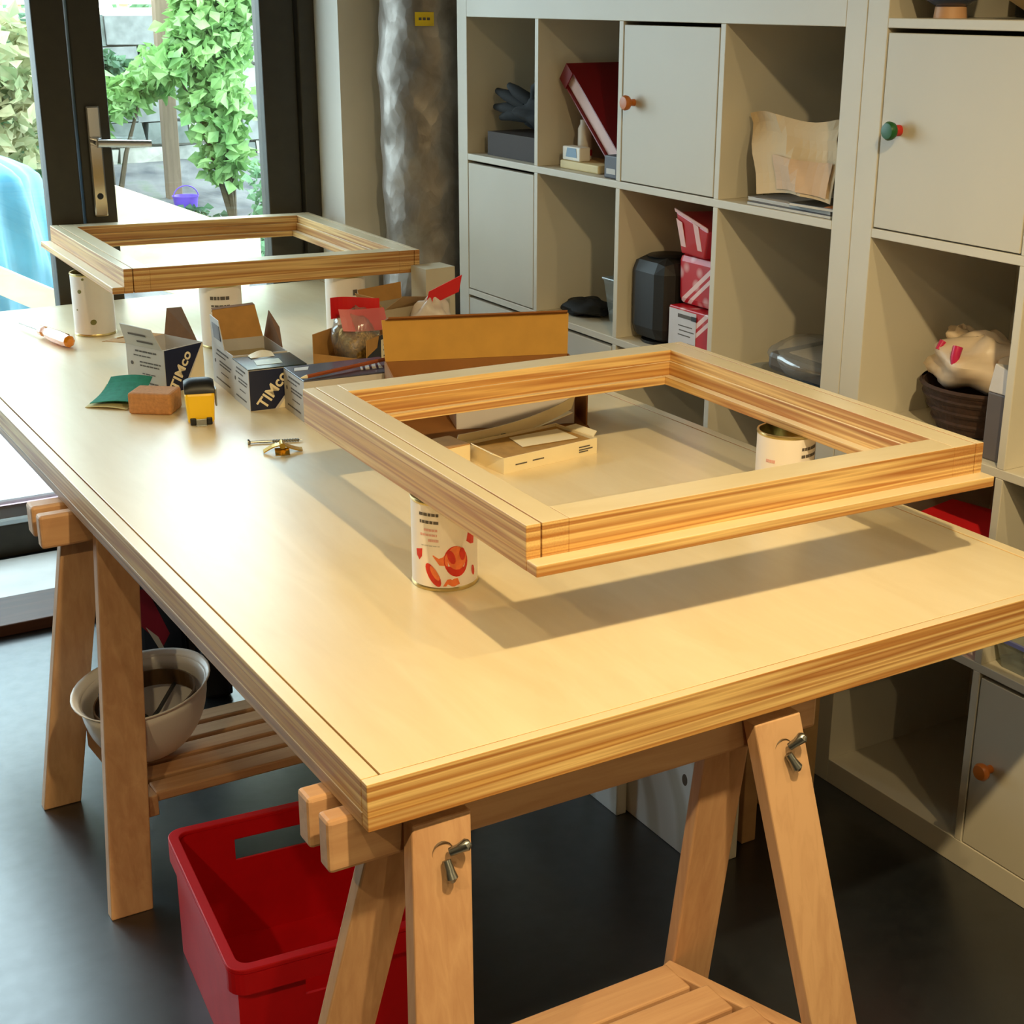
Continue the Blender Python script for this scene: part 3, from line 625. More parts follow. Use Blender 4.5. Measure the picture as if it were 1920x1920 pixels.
obj('rubber_grip', MB().grid(capf, 12, 14).add([capf(0, k/14) for k in range(15)], [tuple(range(15))]).add([capf(1, k/14) for k in range(15)], [tuple(range(15))]).add([capf(u, v) for u, v in ((0, 0), (1, 0), (1, 1), (0, 1))], [(0, 1, 2, 3)]), black, tm, smooth=True)
obj('blade_mouth', MB().box(.8, 1.9, -.35, .3, .1, 1.5).box(3.9, 5.0, -.35, .3, .1, 1.5), black, tm, bevel=.15)
obj('blade_hook', MB().box(1.9, 3.9, -.5, -.1, 0, 1.3).box(1.9, 3.9, -1.0, -.1, 0, .15), steel, tm, bevel=.06)
obj('belt_clip', MB().box(5.85, 6.2, 1.5, 4.0, 3.2, 6.6), steel, tm, bevel=.12)
sd = thing('screwdriver', 'screwdriver with a clear amber handle, beside the tall tin with olive dots', 'screwdriver', (-108.0, 160.0, H+.02))
amber = plain('amber_handle', (226, 132, 8), rough=.12, var=.15, scale=40, coat=.6)
obj('shaft', MB().tube([(-2.6, 14.5, 1.5), (-.2, 1, 1.7)], [.32, .36], 10), steel, sd, smooth=True)
d_ = Vector((2.9, -17.0, 0)); d_.normalize()
obj('handle', MB().tube([Vector((-.4, 2, 1.72))+d_*s for s in (0, .6, 2.4, 3.2, 5, 9, 14, 16.6, 17.2)], [.9, 1.3, 1.35, 1.05, 1.5, 1.68, 1.66, 1.45, .8], 8), amber, sd, bevel=.12)
sw = thing('long_screw', 'long grey screw lying beside the brass clip', 'screw', (-97.0, 51.0, H+.35))
dd = Vector((9.4, -3.3, 0)); 
pts = [dd*(i/40) for i in range(41)]
obj('shank', MB().tube(pts, [.24 if i < 18 else (.24+.1*(i % 2)) if i < 38 else .1 for i in range(41)], 8), steel, sw)
obj('head', MB().tube([dd*-.005, dd*.015, dd*.05], [.62, .62, .24], 14), steel, sw, smooth=True)
bc = thing('brass_clip', 'small bent brass bracket in front of the long screw', 'bracket', (-93.4, 43.0, H+.02), rz=-18)
obj('leaf', MB().grid(lambda u, v: (-3.4+3.2*u, -.9+1.8*v, .35+1.2*math.sin(1.6*u)), 6, 3), brass, bc, solid=.22); obj('leaf', MB().grid(lambda u, v: (.2+3.4*u, -.9+1.9*v, 1.6-1.2*math.sin(1.5*u)), 6, 3), brass, bc, solid=.22)
obj('knuckle', MB().tube([(0, -1.2, 1.5), (0, 1.3, 1.5)], .55, 12), brass, bc, smooth=True); obj('leaf', MB().grid(lambda u, v: (-1.4+2.6*u, -2.6+2.0*v, .25+.7*v), 4, 3), brass, bc, solid=.22)
pc = thing('pencil', 'thin reddish brown pencil lying across the screw boxes', 'pencil', (-88.6, 57.8, H+8.7+.35))
P0, Pd = Vector((7.2, 1.6, 0)), Vector((19.6, 4.6, .3))
pw = plain('pencil_wood', (150, 74, 34), rough=.5, var=.1)
obj('barrel', MB().tube([P0, P0+Pd], .42, 6), pw, pc); obj('tip', MB().tube([P0, P0-Pd*.06, P0-Pd*.075], [.42, .15, .03], 6), cream, pc)
# ------------------------------------------------------------------ under the table
red = plain('red_crate_plastic', (206, 16, 26), rough=.5, spec=.3, var=.05, scale=20)
cr = thing('plastic_crate', 'red plastic storage crate with handle holes, on the floor behind the near trestle', 'crate', (-130.2, 6.2, 0.02), rz=-5)
CW, CD, CH, th = 33.0, 39.5, 22.0, .45
q = MB().box(.6, CW-.6, -CD+.6, -.6, 0, .5); obj('crate_base', q, red, cr)
def rc_wall(name, boxes): 
    q = MB()
    for b in boxes: q.box(*b)
    obj(name, q, red, cr)
rc_wall('crate_wall', [(.6, .6+th, -CD+.6, -.6, .5, CH)]); rc_wall('crate_wall', [(CW-.6-th, CW-.6, -CD+.6, -.6, .5, CH)])
h0, h1 = CW/2-6.2, CW/2+6.2
for y0, y1 in ((-.6-th, -.6), (-CD+.6, -CD+.6+th)):
    rc_wall('crate_wall', [(.6+th, h0, y0, y1, .5, CH), (h1, CW-.6-th, y0, y1, .5, CH), (h0, h1, y0, y1, .5, 15.0), (h0, h1, y0, y1, 19.0, CH)])
rp = [(0, -CD), (CW, -CD), (CW, 0), (0, 0)]
def rrect(x0, x1, y0, y1, r, n=6):
    out = []
    for cx, cy, a0 in ((x1-r, y1-r, 0), (x0+r, y1-r, 90), (x0+r, y0+r, 180), (x1-r, y0+r, 270)):
        for k in range(n+1): a = math.radians(a0+90*k/n); out.append((cx+r*math.cos(a), cy+r*math.sin(a)))
    return out
def ring(outer, inner, z0, z1):
    n = len(outer); q = MB(); vs = [(x, y, z0) for x, y in outer]+[(x, y, z0) for x, y in inner]+[(x, y, z1) for x, y in outer]+[(x, y, z1) for x, y in inner]
    fs = []
    for i in range(n):
        j = (i+1) % n
        fs += [(i, j, n+j, n+i), (2*n+i, 3*n+i, 3*n+j, 2*n+j), (i, 2*n+i, 2*n+j, j), (n+i, n+j, 3*n+j, 3*n+i)]
    return q.add(vs, fs)
obj('crate_rim', ring(rrect(-.5, CW+.5, -CD-.5, .5, 2.6), rrect(1.1, CW-1.1, -CD+1.1, -1.1, 1.8), CH-.25, CH+.5), red, cr, bevel=.15)
obj('crate_rim', ring(rrect(-.5, CW+.5, -CD-.5, .5, 2.6), rrect(.2, CW-.2, -CD+.2, -.2, 2.0), CH-3.6, CH-.3), red, cr)
# hard hat upside down on the far trestle's shelf
hat = thing('hard_hat', 'white hard hat lying upside down with its brown headband showing, on the far trestle shelf', 'helmet', (-121.6, 43.2, 17.3), rot=(6, -7, 14))
hat.scale = (.82, .82, .92)
hw = plain('white_helmet', (232, 228, 226), rough=.3, var=.02)
def shell(u, v, k=1.0):
    a = 2*math.pi*u; b = v*math.pi/2
    z = 15.2*(1-math.cos(b)); r = math.sin(b)**.9
    return (14.2*k*r*math.cos(a), 11.4*k*r*math.sin(a), z)
obj('shell', MB().grid(lambda u, v: shell(u, v), 40, 14), hw, hat, smooth=True, solid=.35)
def brim(u, v):
    a = 2*math.pi*u; w = .7+1.6*max(0, math.cos(a-2.2))**2+1.0*max(0, math.cos(a-.4))**2
    return ((14.2+w*v)*math.cos(a), (11.4+w*v)*math.sin(a), 15.2+.9*v)
obj('brim', MB().grid(brim, 40, 3), hw, hat, smooth=True, solid=.3)
obj('headband', MB().grid(lambda u, v: (11.6*math.cos(2*math.pi*u), 8.9*math.sin(2*math.pi*u), 10.0+3.6*v), 36, 2), plain('brown_sweatband', (92, 66, 36), rough=.8), hat, solid=.35)
hs = plain('grey_strap', (70, 74, 80), rough=.6)
obj('strap', MB().tube([shell(.08, .8, .93), (4, 2, 7.5), (-3, -2, 7), shell(.58, .8, .93)], .45, 8), hs, hat); obj('strap', MB().tube([shell(.33, .8, .93), (0, 3, 7.8), (1, -4, 7.6), shell(.83, .8, .93)], .45, 8), hs, hat)
gl_ = thing('work_glove', 'dark grey work glove stuffed in the left side of the hard hat', 'glove', (-129.0, 41.2, 24.6), rz=14)
gl_.scale = (.85, .85, .85)
gg = plain('grey_glove', (58, 62, 70), rough=.9, var=.15, scale=80)
obj('palm', blob(0, 0, 4.6, 2.6, 2.2, 3.2, 21, .1), gg, gl_, smooth=True)
for k in range(4): obj('finger', MB().tube([(-1.8+1.2*k, -.6, 6.4), (-2.4+1.4*k, -1.0, 8.4+.5*(k % 2)), (-2.6+1.5*k, -.8, 9.6+.6*(k % 2))], [.75, .7, .4], 8), gg, gl_, smooth=True)
# dark things on the floor behind the far trestle
nb = thing('navy_case', 'navy case with a red and white print, on the floor behind the far trestle', 'case', (-106.5, 104.0, 0.02), rz=-8)
nv = plain('navy_plastic', (38, 52, 74), rough=.4, var=.08)
obj('case_body', MB().box(0, 10.5, 0, 26, 0, 30), nv, nb, bevel=1.2); obj('lid_seam', MB().box(-.08, 10.58, -.08, 26.1, 20.6, 21.2), black, nb)
quad('red_print', [(.4, -.15, 16), (5.2, -.15, 10.2), (6.8, -.15, 13), (2.6, -.15, 24.5), (.4, -.15, 24.5)], plain('magenta_print', (150, 38, 66), rough=.4), nb, .1)
quad('white_print', [(1.6, -.2, 15.4), (4.2, -.2, 12.6), (7.2, -.2, 4.4), (6.6, -.2, 4.2)], plain('white_print', (206, 206, 212), rough=.4), nb, .1)
rk = thing('metal_rack', 'grey metal rack with two flat uprights, between the navy case and the black case', 'rack', (-94.8, 106.0, 0.02), rz=-8)
gm = plain('grey_metal', (112, 108, 106), rough=.45, metal=.3)
for x in (0, 5.0): obj('upright', MB().box(x, x+2.1, 0, 1.0, 0, 44), gm, rk, bevel=.15)
obj('crossbar', MB().box(0, 7.1, 1.0, 1.6, 6, 8), gm, rk); obj('crossbar', MB().box(0, 7.1, 1.0, 1.6, 38, 40), gm, rk); obj('back_sheet', MB().box(-.5, 7.6, 1.7, 2.0, 0, 44), black, rk)
bk = thing('black_case', 'black tool case on the floor to the right of the hard hat', 'case', (-96.2, 92.0, 0.02), rz=-10)
obj('case_body', MB().box(0, 6.2, 0, 12, 0, 15), plain('satin_black', (14, 14, 18), rough=.5), bk, bevel=1.0); obj('case_edge', MB().box(5.3, 6.35, -.1, 11.8, .6, 14.4), plain('dark_blue_grey', (34, 38, 54), rough=.4), bk, bevel=.4)
# boards stored on edge beside the shelving
pine = wood('pale_pine', (214, 200, 176), (232, 222, 204), 'Y', rough=.6, dens=.3, bump=.03)
def knotty():
    M, nt, b = new_mat('knotty_whitewood')
    v = coords(nt, (1, 1, 1)); wv = N(nt, 'ShaderNodeTexWave', Scale=3.4, Distortion=2.0, Detail=2.0, wave_type='RINGS', rings_direction='X'); nt.links.new(v, wv.inputs['Vector'])
    nt.links.new(ramp(nt, wv.outputs['Fac'], [(.1, lin((214, 206, 190))), (.5, lin((240, 237, 230)))]), b.inputs['Base Color']); b.inputs['Roughness'].default_value = .55
    return M
kn = knotty()
def board(label, x0, x1, y0, y1, h, M, tilt=0):
    t = thing('timber_board', label, 'board', ((x0+x1)/2, (y0+y1)/2, 0.02), rot=(0, tilt, 0), group=None)
    a, b = (x1-x0)/2, (y1-y0)/2
    obj('plank', MB().box(-a, a, -b, b, 0, h), M, t, bevel=.2)
    return t
board('pale board on edge, farther one of the white boards under the table', -44.0, -41.7, 5.0, 60, 27, kn)
kb = board('pale knotty board on edge, nearer one of the white boards under the table', -41.2, -38.4, -20.5, 50, 26, kn)
obj('knot', MB().lathe([(0, .03), (.75, .03), (.8, -.05)], n=18, T=Matrix.Translation((-1.42, -27.0, 15.6)) @ Matrix.Rotation(math.radians(-90), 4, 'Y') @ Matrix.Scale(1.5, 4, (1, 0, 0))), plain('dark_knot', (96, 78, 60), rough=.7), kb)
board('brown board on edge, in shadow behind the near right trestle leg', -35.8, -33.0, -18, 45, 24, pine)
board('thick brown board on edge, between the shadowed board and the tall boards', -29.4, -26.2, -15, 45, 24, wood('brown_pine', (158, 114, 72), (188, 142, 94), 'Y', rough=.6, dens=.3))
board('tall pale pine board on edge, left one beside the white shelving', -17.6, -14.6, -12.5, 45, 24, wood('warm_pine', (198, 152, 96), (220, 180, 124), 'Y', rough=.6, dens=.3))
board('tall pine board on edge, right one touching the white shelving', -13.8, -10.2, -12.5, 45, 25, wood('warm_pine', (198, 152, 96), (220, 180, 124), 'Y'))

# ------------------------------------------------------------------ things in the cubes   (cube c, r of the left unit: y = 5.1+35.1c, z = 5.1+35.1r)
def CZ(r): return OUT+r*PIT_+.02
gv = thing('work_gloves', 'heap of black work gloves in the top cube next to the silver pipe', 'gloves', (9, 125.5, CZ(3)+7.6), rz=0)
bkg = plain('black_fabric', (16, 18, 20), rough=.85, var=.2, scale=60)
obj('cuff', blob(2, -3, 3.6, 6.5, 9.5, 4.2, 31, .12), bkg, gv, smooth=True)
for i, (y0, z0, y1, z1) in enumerate(((2, 5, 14, 8), (2, 3, 15, 4), (1, 2.5, 12, 1.6), (-3, 6, -9, 12), (-1, 6, 8, 9.6))): obj('finger', MB().tube([(-1, y0, z0), (-3, (y0+y1)/2, (z0+z1)/2+.6), (-2.5, y1, z1)], [1.7, 1.5, .8], 10), bkg, gv, smooth=True)
gbx = thing('dark_box', 'low dark brown box under the black gloves', 'box', (3, 111.5, CZ(3)))
carton(gbx, 22, 27, 5.6, plain('dark_brown_box', (52, 38, 30), rough=.7)); obj('lid', MB().box(0, 22, 0, 27, 5.6, 5.9), plain('dark_brown_box', (52, 38, 30)), gbx)
bd = thing('ring_binder', 'dark red ring binder leaning over in the top cube left of the orange knob', 'binder', (5.5, 83.2, CZ(3)+2.6), rot=(-50, 0, 0))
rb = plain('dark_red_cover', (120, 8, 18), rough=.35, var=.05)
obj('cover', MB().box(0, 25, -2.3, -2.0, 0, 30), rb, bd); obj('cover', MB().box(0, 25, 2.0, 2.3, 0, 30), rb, bd); obj('spine', MB().box(24.7, 25, -2.0, 2.0, 0, 30), rb, bd); obj('top_wrap', MB().box(-.3, 0, -2.3, 2.3, 26.5, 30), rb, bd)
obj('pages', MB().box(.8, 24, -1.9, 1.9, .6, 29.2), plain('pink_white_pages', (228, 196, 190), rough=.7), bd)
bt = thing('white_bottle', 'slim white and red bottle standing behind the dark red binder', 'bottle', (8.5, 101.2, CZ(3)+2.0))
obj('body', MB().lathe([(0, 0), (1.7, 0), (1.7, 7.0), (1.2, 8), (1.2, 9), (0, 9)], n=20), plain('bottle_white', (226, 216, 200), rough=.4), bt, smooth=True); obj('band', MB().lathe([(1.74, .8), (1.74, 2.2)], n=20), redcard, bt, smooth=True)
tr = thing('cream_tray', 'cream slab under the white bottle', 'tray', (3.0, 87, CZ(3)))
obj('slab', MB().box(0, 10, 0, 16.5, 0, 1.9), plain('cream_slab', (222, 202, 150), rough=.6), tr, bevel=.3)
wbx = thing('white_packet', 'small white packet with a pale blue print, below the dark red binder', 'packet', (3.6, 95.8, CZ(3)+1.95))
obj('packet', MB().box(0, 3, 0, 7.6, 0, 3.2), white_paint, wbx, bevel=.3); quad('blue_print', [(-.05, 1.2, .8), (-.05, 6.0, .8), (-.05, 5.4, 2.9), (-.05, 1.6, 2.9)], plain('pale_blue_print', (120, 150, 176), rough=.5), wbx, .06)
gbk = thing('grey_box', 'small dark grey box at the front right of the binder cube', 'box', (1.0, 76.2, CZ(3)))
obj('box_body', MB().box(0, 5, 0, 5.4, 0, 5.0), plain('dark_grey_box', (72, 70, 78), rough=.5), gbk, bevel=.3); quad('label_patch', [(-.04, .8, 1), (-.04, 4.4, 1), (-.04, 4.4, 2.2), (-.04, .8, 2.2)], greyprint, gbk, .05)
# paper and glass in the top right cube of the left unit
pap = thing('folded_paper', 'large folded sheet of cream paper leaning in the cube left of the green knob', 'paper', (1.5, 6.6, CZ(3)+1.9))
def paperf(u, v):
    y = 2.5+(1-u)*(19.5+8.6*v)+3.0*v*u; z = 14.6*v*(1+.05*math.sin(7*u))+1.0*math.sin(3*u)*(1-v); x = 2.6*v+3.2*u*v+1.5*abs(math.sin(5.0*u+1.5*v))+.8*math.sin(9*v+4*u)*v
    return (x, y, z+.2)
obj('sheet', MB().grid(paperf, 14, 8), plain('cream_paper', (212, 188, 152), rough=.8, var=.03), pap, solid=.1)
obj('fold', MB().grid(lambda u, v: (paperf(.25+.7*u, .05+.42*v)[0]-.5, paperf(.25+.7*u, .05+.42*v)[1], paperf(.25+.7*u, .05+.42*v)[2]), 8, 4), plain('pink_paper', (208, 176, 146), rough=.8), pap, solid=.1)
jr = thing('glass_jar', 'clear glass jar with a shiny rim, tipped beside the folded paper', 'jar', (12, 34.0, CZ(3)+.05))
obj('glass_body', MB().lathe([(0, 0), (3.2, 0), (3.4, .6), (3.4, 6.5), (2.6, 8.0), (2.6, 9.4)], n=28), clear('jar_glass', (206, 216, 210), gloss=.5, rough=.04, haze=.1), jr, smooth=True)
obj('rim', MB().lathe([(2.5, 9.2), (2.8, 9.2), (2.8, 9.8), (2.5, 9.8)], n=28), chrome, jr, smooth=True); obj('contents', MB().lathe([(0, .3), (3.1, .3), (3.1, 3.0), (0, 3.0)], n=24), plain('dark_contents', (44, 42, 40), rough=.3), jr, smooth=True)
for i, (lb, c, z0, x0, y0, w_, d_s, rz_) in enumerate((('dark magazine at the bottom of the paper pile', (52, 40, 34), 0, .8, 6.5, 20, 24, 0), ('white magazine in the middle of the paper pile', (214, 208, 206), .62, 1.6, 7.4, 20, 25, -2), ('dark grey magazine with an orange corner, on top of the paper pile', (40, 40, 46), 1.24, 1.2, 5.8, 14, 12, 3))):
    mg = thing('magazine', lb, 'magazine', (x0, y0, CZ(3)+z0), rz=rz_, group='paper pile')
    obj('pages', MB().box(.05, w_-.05, .05, d_s-.05, .06, .52), plain('magazine_pages', (206, 198, 186), rough=.7), mg); obj('cover', MB().box(0, w_, 0, d_s, .52, .6).box(0, w_, 0, d_s, 0, .06), plain('magazine_cover_%d' % i, c, rough=.35), mg)
    if i == 2: quad('corner_print', [(.2, .2, .63), (4, .2, .63), (4, 4, .63), (.2, 3, .63)], plain('orange_print', (196, 112, 46), rough=.4), mg, .05)
# second row
bs = thing('cloth_bundle', 'flat black cloth bundle in the cube with the clear plastic box', 'cloth', (9, 99.5, CZ(2)))
obj('cloth', blob(0, 0, 1.9, 6, 7.2, 1.9, 41, .1, .25), bkg, bs, smooth=True)
pbx = thing('plastic_box', 'clear plastic box with a white sticker, behind the black loudspeaker cube divider', 'box', (8, 77.2, CZ(2)))
pc_ = clear('clear_plastic', (214, 220, 214), gloss=.3, rough=.1, haze=.22)
obj('box_shell', MB().hexa([(1, 1, 0), (18, 1, 0), (18, 12.6, 0), (1, 12.6, 0), (0, 0, 10), (19, 0, 10), (19, 14, 10), (0, 14, 10)]), pc_, pbx)
obj('box_rim', MB().box(-.4, 19.4, -.4, 14.4, 10, 10.6), pc_, pbx, bevel=.2); quad('sticker', [(-.12, 3, 5.5), (-.12, 8, 5.5), (-.16, 8, 9), (-.16, 3, 9)], white_paint, pbx, .06)
lsp = thing('loudspeaker', 'tall black rounded loudspeaker beside the red and white parcels', 'speaker', (8.6, 66.3, CZ(2)))
obj('cabinet', MB().box(-6.4, 6.4, -6.9, 6.9, .4, 19.4), plain('speaker_grille', (28, 28, 27), rough=.6, var=.12, scale=200), lsp, bevel=3.4); obj('top_plate', MB().lathe([(0, 19.45), (4.6, 19.45), (4.8, 19.3)], n=30), black, lsp, smooth=True); obj('foot', MB().lathe([(0, 0), (5.6, 0), (5.6, .6), (0, .6)], n=30), black, lsp)
def giftmat():
    M, nt, b = new_mat('gift_wrap')
    v = coords(nt, (1, 1, 1), (math.radians(38), 0, 0)); sx = N(nt, 'ShaderNodeSeparateXYZ'); nt.links.new(v, sx.inputs[0])
    f = N(nt, 'ShaderNodeMath', operation='MULTIPLY'); f.inputs[1].default_value = 9.0; nt.links.new(sx.outputs['Z'], f.inputs[0])
    fr = N(nt, 'ShaderNodeMath', operation='FRACT'); nt.links.new(f.outputs[0], fr.inputs[0])
    st = ramp(nt, fr.outputs[0], [(0, (0, 0, 0, 1)), (.70, (1, 1, 1, 1)), (.78, (0, 0, 0, 1)), (.84, (1, 1, 1, 1)), (.93, (0, 0, 0, 1))], 'CONSTANT')
    vo = N(nt, 'ShaderNodeTexVoronoi', Scale=26.0); nt.links.new(v, vo.inputs['Vector'])
    dt = ramp(nt, vo.outputs['Distance'], [(.18, (.55, .55, .55, 1)), (.38, (0, 0, 0, 1))])
    mx = N(nt, 'ShaderNodeMix', data_type='RGBA', blend_type='LIGHTEN'); mx.inputs[0].default_value = 1; nt.links.new(st, mx.inputs[6]); nt.links.new(dt, mx.inputs[7])
    nt.links.new(ramp(nt, mx.outputs[2], [(0, lin((190, 20, 34))), (1, lin((236, 200, 196)))]), b.inputs['Base Color']); b.inputs['Roughness'].default_value = .35
    return M
gw = giftmat(); pkw = plain('pink_white_wrap', (232, 186, 182), rough=.4)
g1 = thing('gift_parcel', 'red parcel with white diagonal stripes, lying on the labelled red box', 'parcel', (5.0, 41.2, CZ(2)+10.4), rot=(0, 0, 0), group=None)
obj('wrapped_box', MB().hexa([(0, 0, 0), (20, 0, 0), (20, 16.5, 0), (0, 16.5, 0), (0, 0, 11), (20, 0, 11), (20, 17.0, 11), (0, 17.0, 11)]), gw, g1, bevel=1.6)
g2 = thing('gift_bag', 'small red and pink striped gift bag on top of the red parcels', 'bag', (2.5, 44.5, CZ(2)+21.45), rz=-6)
obj('bag_body', MB().hexa([(1, 3, 0), (9, 3, 0), (9, 12.5, 0), (1, 12.5, 0), (0, 0, 6.2), (9.5, 0, 6.4), (9.5, 13.5, 8.4), (0, 13.5, 8.8)]), plain('red_foil', (184, 30, 42), rough=.35), g2, bevel=.4)
for y0, y1 in ((10.2, 12.4), (3.6, 5.6)): quad('white_stripe', [(.72, y0-.2, 1.6), (.72, y1-.4, 1.6), (-.12, y1+.6, 7.4), (-.12, y0+.4, 6.8)], pkw, g2, .1)
quad('fold_edge', [(-.1, 0, 6.2), (-.1, 13.5, 8.8), (-.3, 13.5, 9.5), (-.3, 0, 6.9)], pkw, g2, .2)
g3 = thing('labelled_box', 'red and white box with a pale printed label, beside the black loudspeaker', 'box', (3.0, 41.2, CZ(2)))
obj('box_body', MB().box(0, 20, 0, 16.6, 0, 10.3), gw, g3, bevel=.25); quad('white_label', [(-.08, 6.8, .5), (-.08, 16.4, .5), (-.08, 16.4, 9.8), (-.08, 6.8, 9.8)], plain('pale_label', (206, 202, 206), rough=.5), g3, .08)
q = MB()
for z, a, b in ((8.2, 6.8, 13.2), (6.4, 8, 13), (5.4, 7.4, 12.6), (4.4, 8.6, 13), (2.2, 7, 9.6)): q.box(-.18, -.13, a, b, z, z+(.8 if z in (8.2, 2.2) else .22))
obj('printed_lines', q, ink, g3); obj('black_bar', MB().box(-.22, -.17, 6.6, 8.4, 8.1, 9.1), black, g3)
sl = thing('wrapped_tray', 'grey tray wrapped in clear plastic, in the cube right of the red parcels', 'tray', (5.5, 8.0, CZ(2)+1.7), rot=(4, 0, 8))
obj('tray_body', MB().box(0, 20, 0, 17, 0, 4.0), plain('dark_grey_tray', (92, 88, 84), rough=.45), sl, bevel=1.2); obj('film', blob(9.5, 9, 2.6, 11, 12, 3.8, 51, .05), film, sl, smooth=True); obj('label_card', MB().box(2, 12, 3, 13, 4.05, 4.3), plain('pale_card_label', (176, 166, 150), rough=.5), sl)
sh = thing('grey_sheet', 'folded blue-grey plastic sheet under the wrapped tray', 'sheet', (.8, 5.9, CZ(2)))
obj('sheet', MB().grid(lambda u, v: (20*u, .4+31*v, .25+.5*abs(math.sin(9*u+3*v))*math.sin(7*v)**2), 14, 14), plain('blue_grey_sheet', (150, 158, 166), rough=.35), sh, solid=.2)
rp_ = thing('red_packet', 'small dark red packet behind the wrapped tray', 'packet', (27, 12, CZ(2)), rz=0)
obj('packet', MB().box(0, 6, 0, 14, 0, 13), plain('deep_red_packet', (138, 14, 22), rough=.4), rp_, bevel=.4); obj('packet_seal', MB().box(-.1, 6.1, -.1, 14.1, 12.2, 13.2), plain('deep_red_seal', (110, 10, 18), rough=.4), rp_)
# right unit: y runs negative
def YR(c, v): return -.15-(OUT+c*PIT_+v)
bsk = thing('basket', 'dark brown round basket holding a plastic bag, below the green knob', 'basket', (16.5, YR(0, 15.5), CZ(2)))
bk_m = plain('dark_wicker', (58, 36, 24), rough=.8, var=.3, scale=90, bump=.6)
obj('basket_bowl', MB().lathe([(0, .3), (8.5, .3), (9.6, 3.0), (11.0, 6.0), (11.8, 8.4), (11.3, 8.6), (10.4, 6.4), (8.8, 3.4), (0, 1.2)], n=40), bk_m, bsk, smooth=True)
for z, r in ((2.2, 9.35), (4.4, 10.3), (6.6, 11.2), (8.4, 11.8)): obj('woven_band', MB().lathe([(r, z-.5), (r+.35, z), (r, z+.5)], n=40), bk_m, bsk, smooth=True)
pbg = thing('carrier_bag', 'crumpled white carrier bag with pink print sitting in the dark basket', 'bag', (15.0, YR(0, 14.5), CZ(2)+7.6))
obj('bag_film', blob(0, 0, 4.2, 8.6, 9.0, 5.2, 61, .1, .3), plain('white_carrier', (218, 196, 170), rough=.4, var=.06), pbg, smooth=True)
mgt = plain('pink_logo', (196, 30, 82), rough=.4)
obj('pink_print', MB().tube([(-8.0, -1.6, 8.6), (-8.7, -1.8, 6.8), (-8.9, -2.0, 5.0)], [.9, .8, .5], 8), mgt, pbg, smooth=True); obj('pink_print', MB().tube([(-6.4, 3.4, 8.4), (-7.4, 3.5, 7.0)], [.7, .5], 8), mgt, pbg, smooth=True)
obj('bag_knot', blob(2.5, 7.5, 7.6, 2.4, 2.6, 1.8, 62, .16), plain('white_carrier', (218, 196, 170)), pbg, smooth=True); obj('bag_fold', blob(1.5, -8.0, 4.6, 5, 3.6, 3.2, 63, .14), plain('white_carrier', (218, 196, 170)), pbg, smooth=True)
tbx = thing('grey_canister', 'tall grey box with a white top, right of the dark basket', 'box', (2.2, YR(0, 33.0), CZ(2)))
obj('box_body', MB().box(0, 9, 0, 5.0, 0, 11.6), plain('grey_canister', (96, 88, 88), rough=.5), tbx, bevel=.3); obj('white_top', MB().hexa([(0, 0, 11.6), (9, 0, 11.6), (9, 5, 11.6), (0, 5, 11.6), (.4, .6, 15.5), (8.6, .6, 14.6), (8.6, 4.4, 14.6), (.4, 4.4, 16.5)]), plain('white_canister_top', (206, 200, 198), rough=.4), tbx, bevel=.2)
rw = thing('gift_box', 'red and white gift box in the dark cube below the dark basket', 'box', (4.0, YR(0, 29.0), CZ(1)), rz=12)
obj('box_body', MB().box(0, 16, -4.0, 16, 0, 19.5), gw, rw, bevel=.4); obj('box_lid', MB().box(-.3, 16.3, -4.3, 16.3, 18, 20), redcard, rw, bevel=.3)
bb = thing('blue_bowl', 'blue bowl on a cream foot, in the cube above the green knob', 'bowl', (6.0, YR(0, 8.0), CZ(4)))
bb.scale = (.78, .78, .9)
obj('bowl_body', MB().lathe([(0, 2.0), (3.4, 2.0), (6.0, 3.2), (8.2, 6.6), (9.0, 10.5), (8.6, 10.5), (7.6, 6.8), (5.4, 3.9), (0, 3.0)], n=40, sx=.9, sy=.9), plain('blue_glaze', (44, 58, 84), rough=.2), bb, smooth=True); obj('foot', MB().lathe([(0, 0), (3.9, 0), (3.6, 2.0), (0, 2.1)], n=32, sx=.9, sy=.9), plain('cream_foot', (196, 150, 110), rough=.5), bb, smooth=True)
b2_ = thing('tan_bowl', 'shallow tan and dark red bowl at the right of the blue bowl', 'bowl', (10.0, YR(0, 25.5), CZ(4)))
obj('bowl_body', MB().lathe([(0, .2), (2.6, .2), (5.0, 1.6), (8.2, 3.4), (7.8, 3.7), (4.6, 2.2), (0, 1.0)], n=40, sx=.95, sy=.9), plain('tan_glaze', (156, 116, 60), rough=.35), b2_, smooth=True); obj('rim_band', MB().lathe([(8.2, 3.4), (8.5, 5.2), (8.2, 5.3), (7.8, 3.7)], n=40, sx=.95, sy=.9), plain('dark_red_glaze', (70, 14, 20), rough=.3), b2_, smooth=True)
bj = thing('black_box', 'black box behind and between the two bowls in the top right cube', 'box', (22, YR(0, 31), CZ(4)))
obj('box_body', MB().box(0, 12, 0, 24, 0, 16), black, bj, bevel=.4); obj('box_lid', MB().box(-.2, 12.2, -.2, 24.2, 16, 17), black, bj, bevel=.2)
tub = thing('plastic_tub', 'clear plastic tub with a blue rim, at the right edge above the lower orange knob', 'tub', (1.5, YR(1, 15.8), CZ(1)))
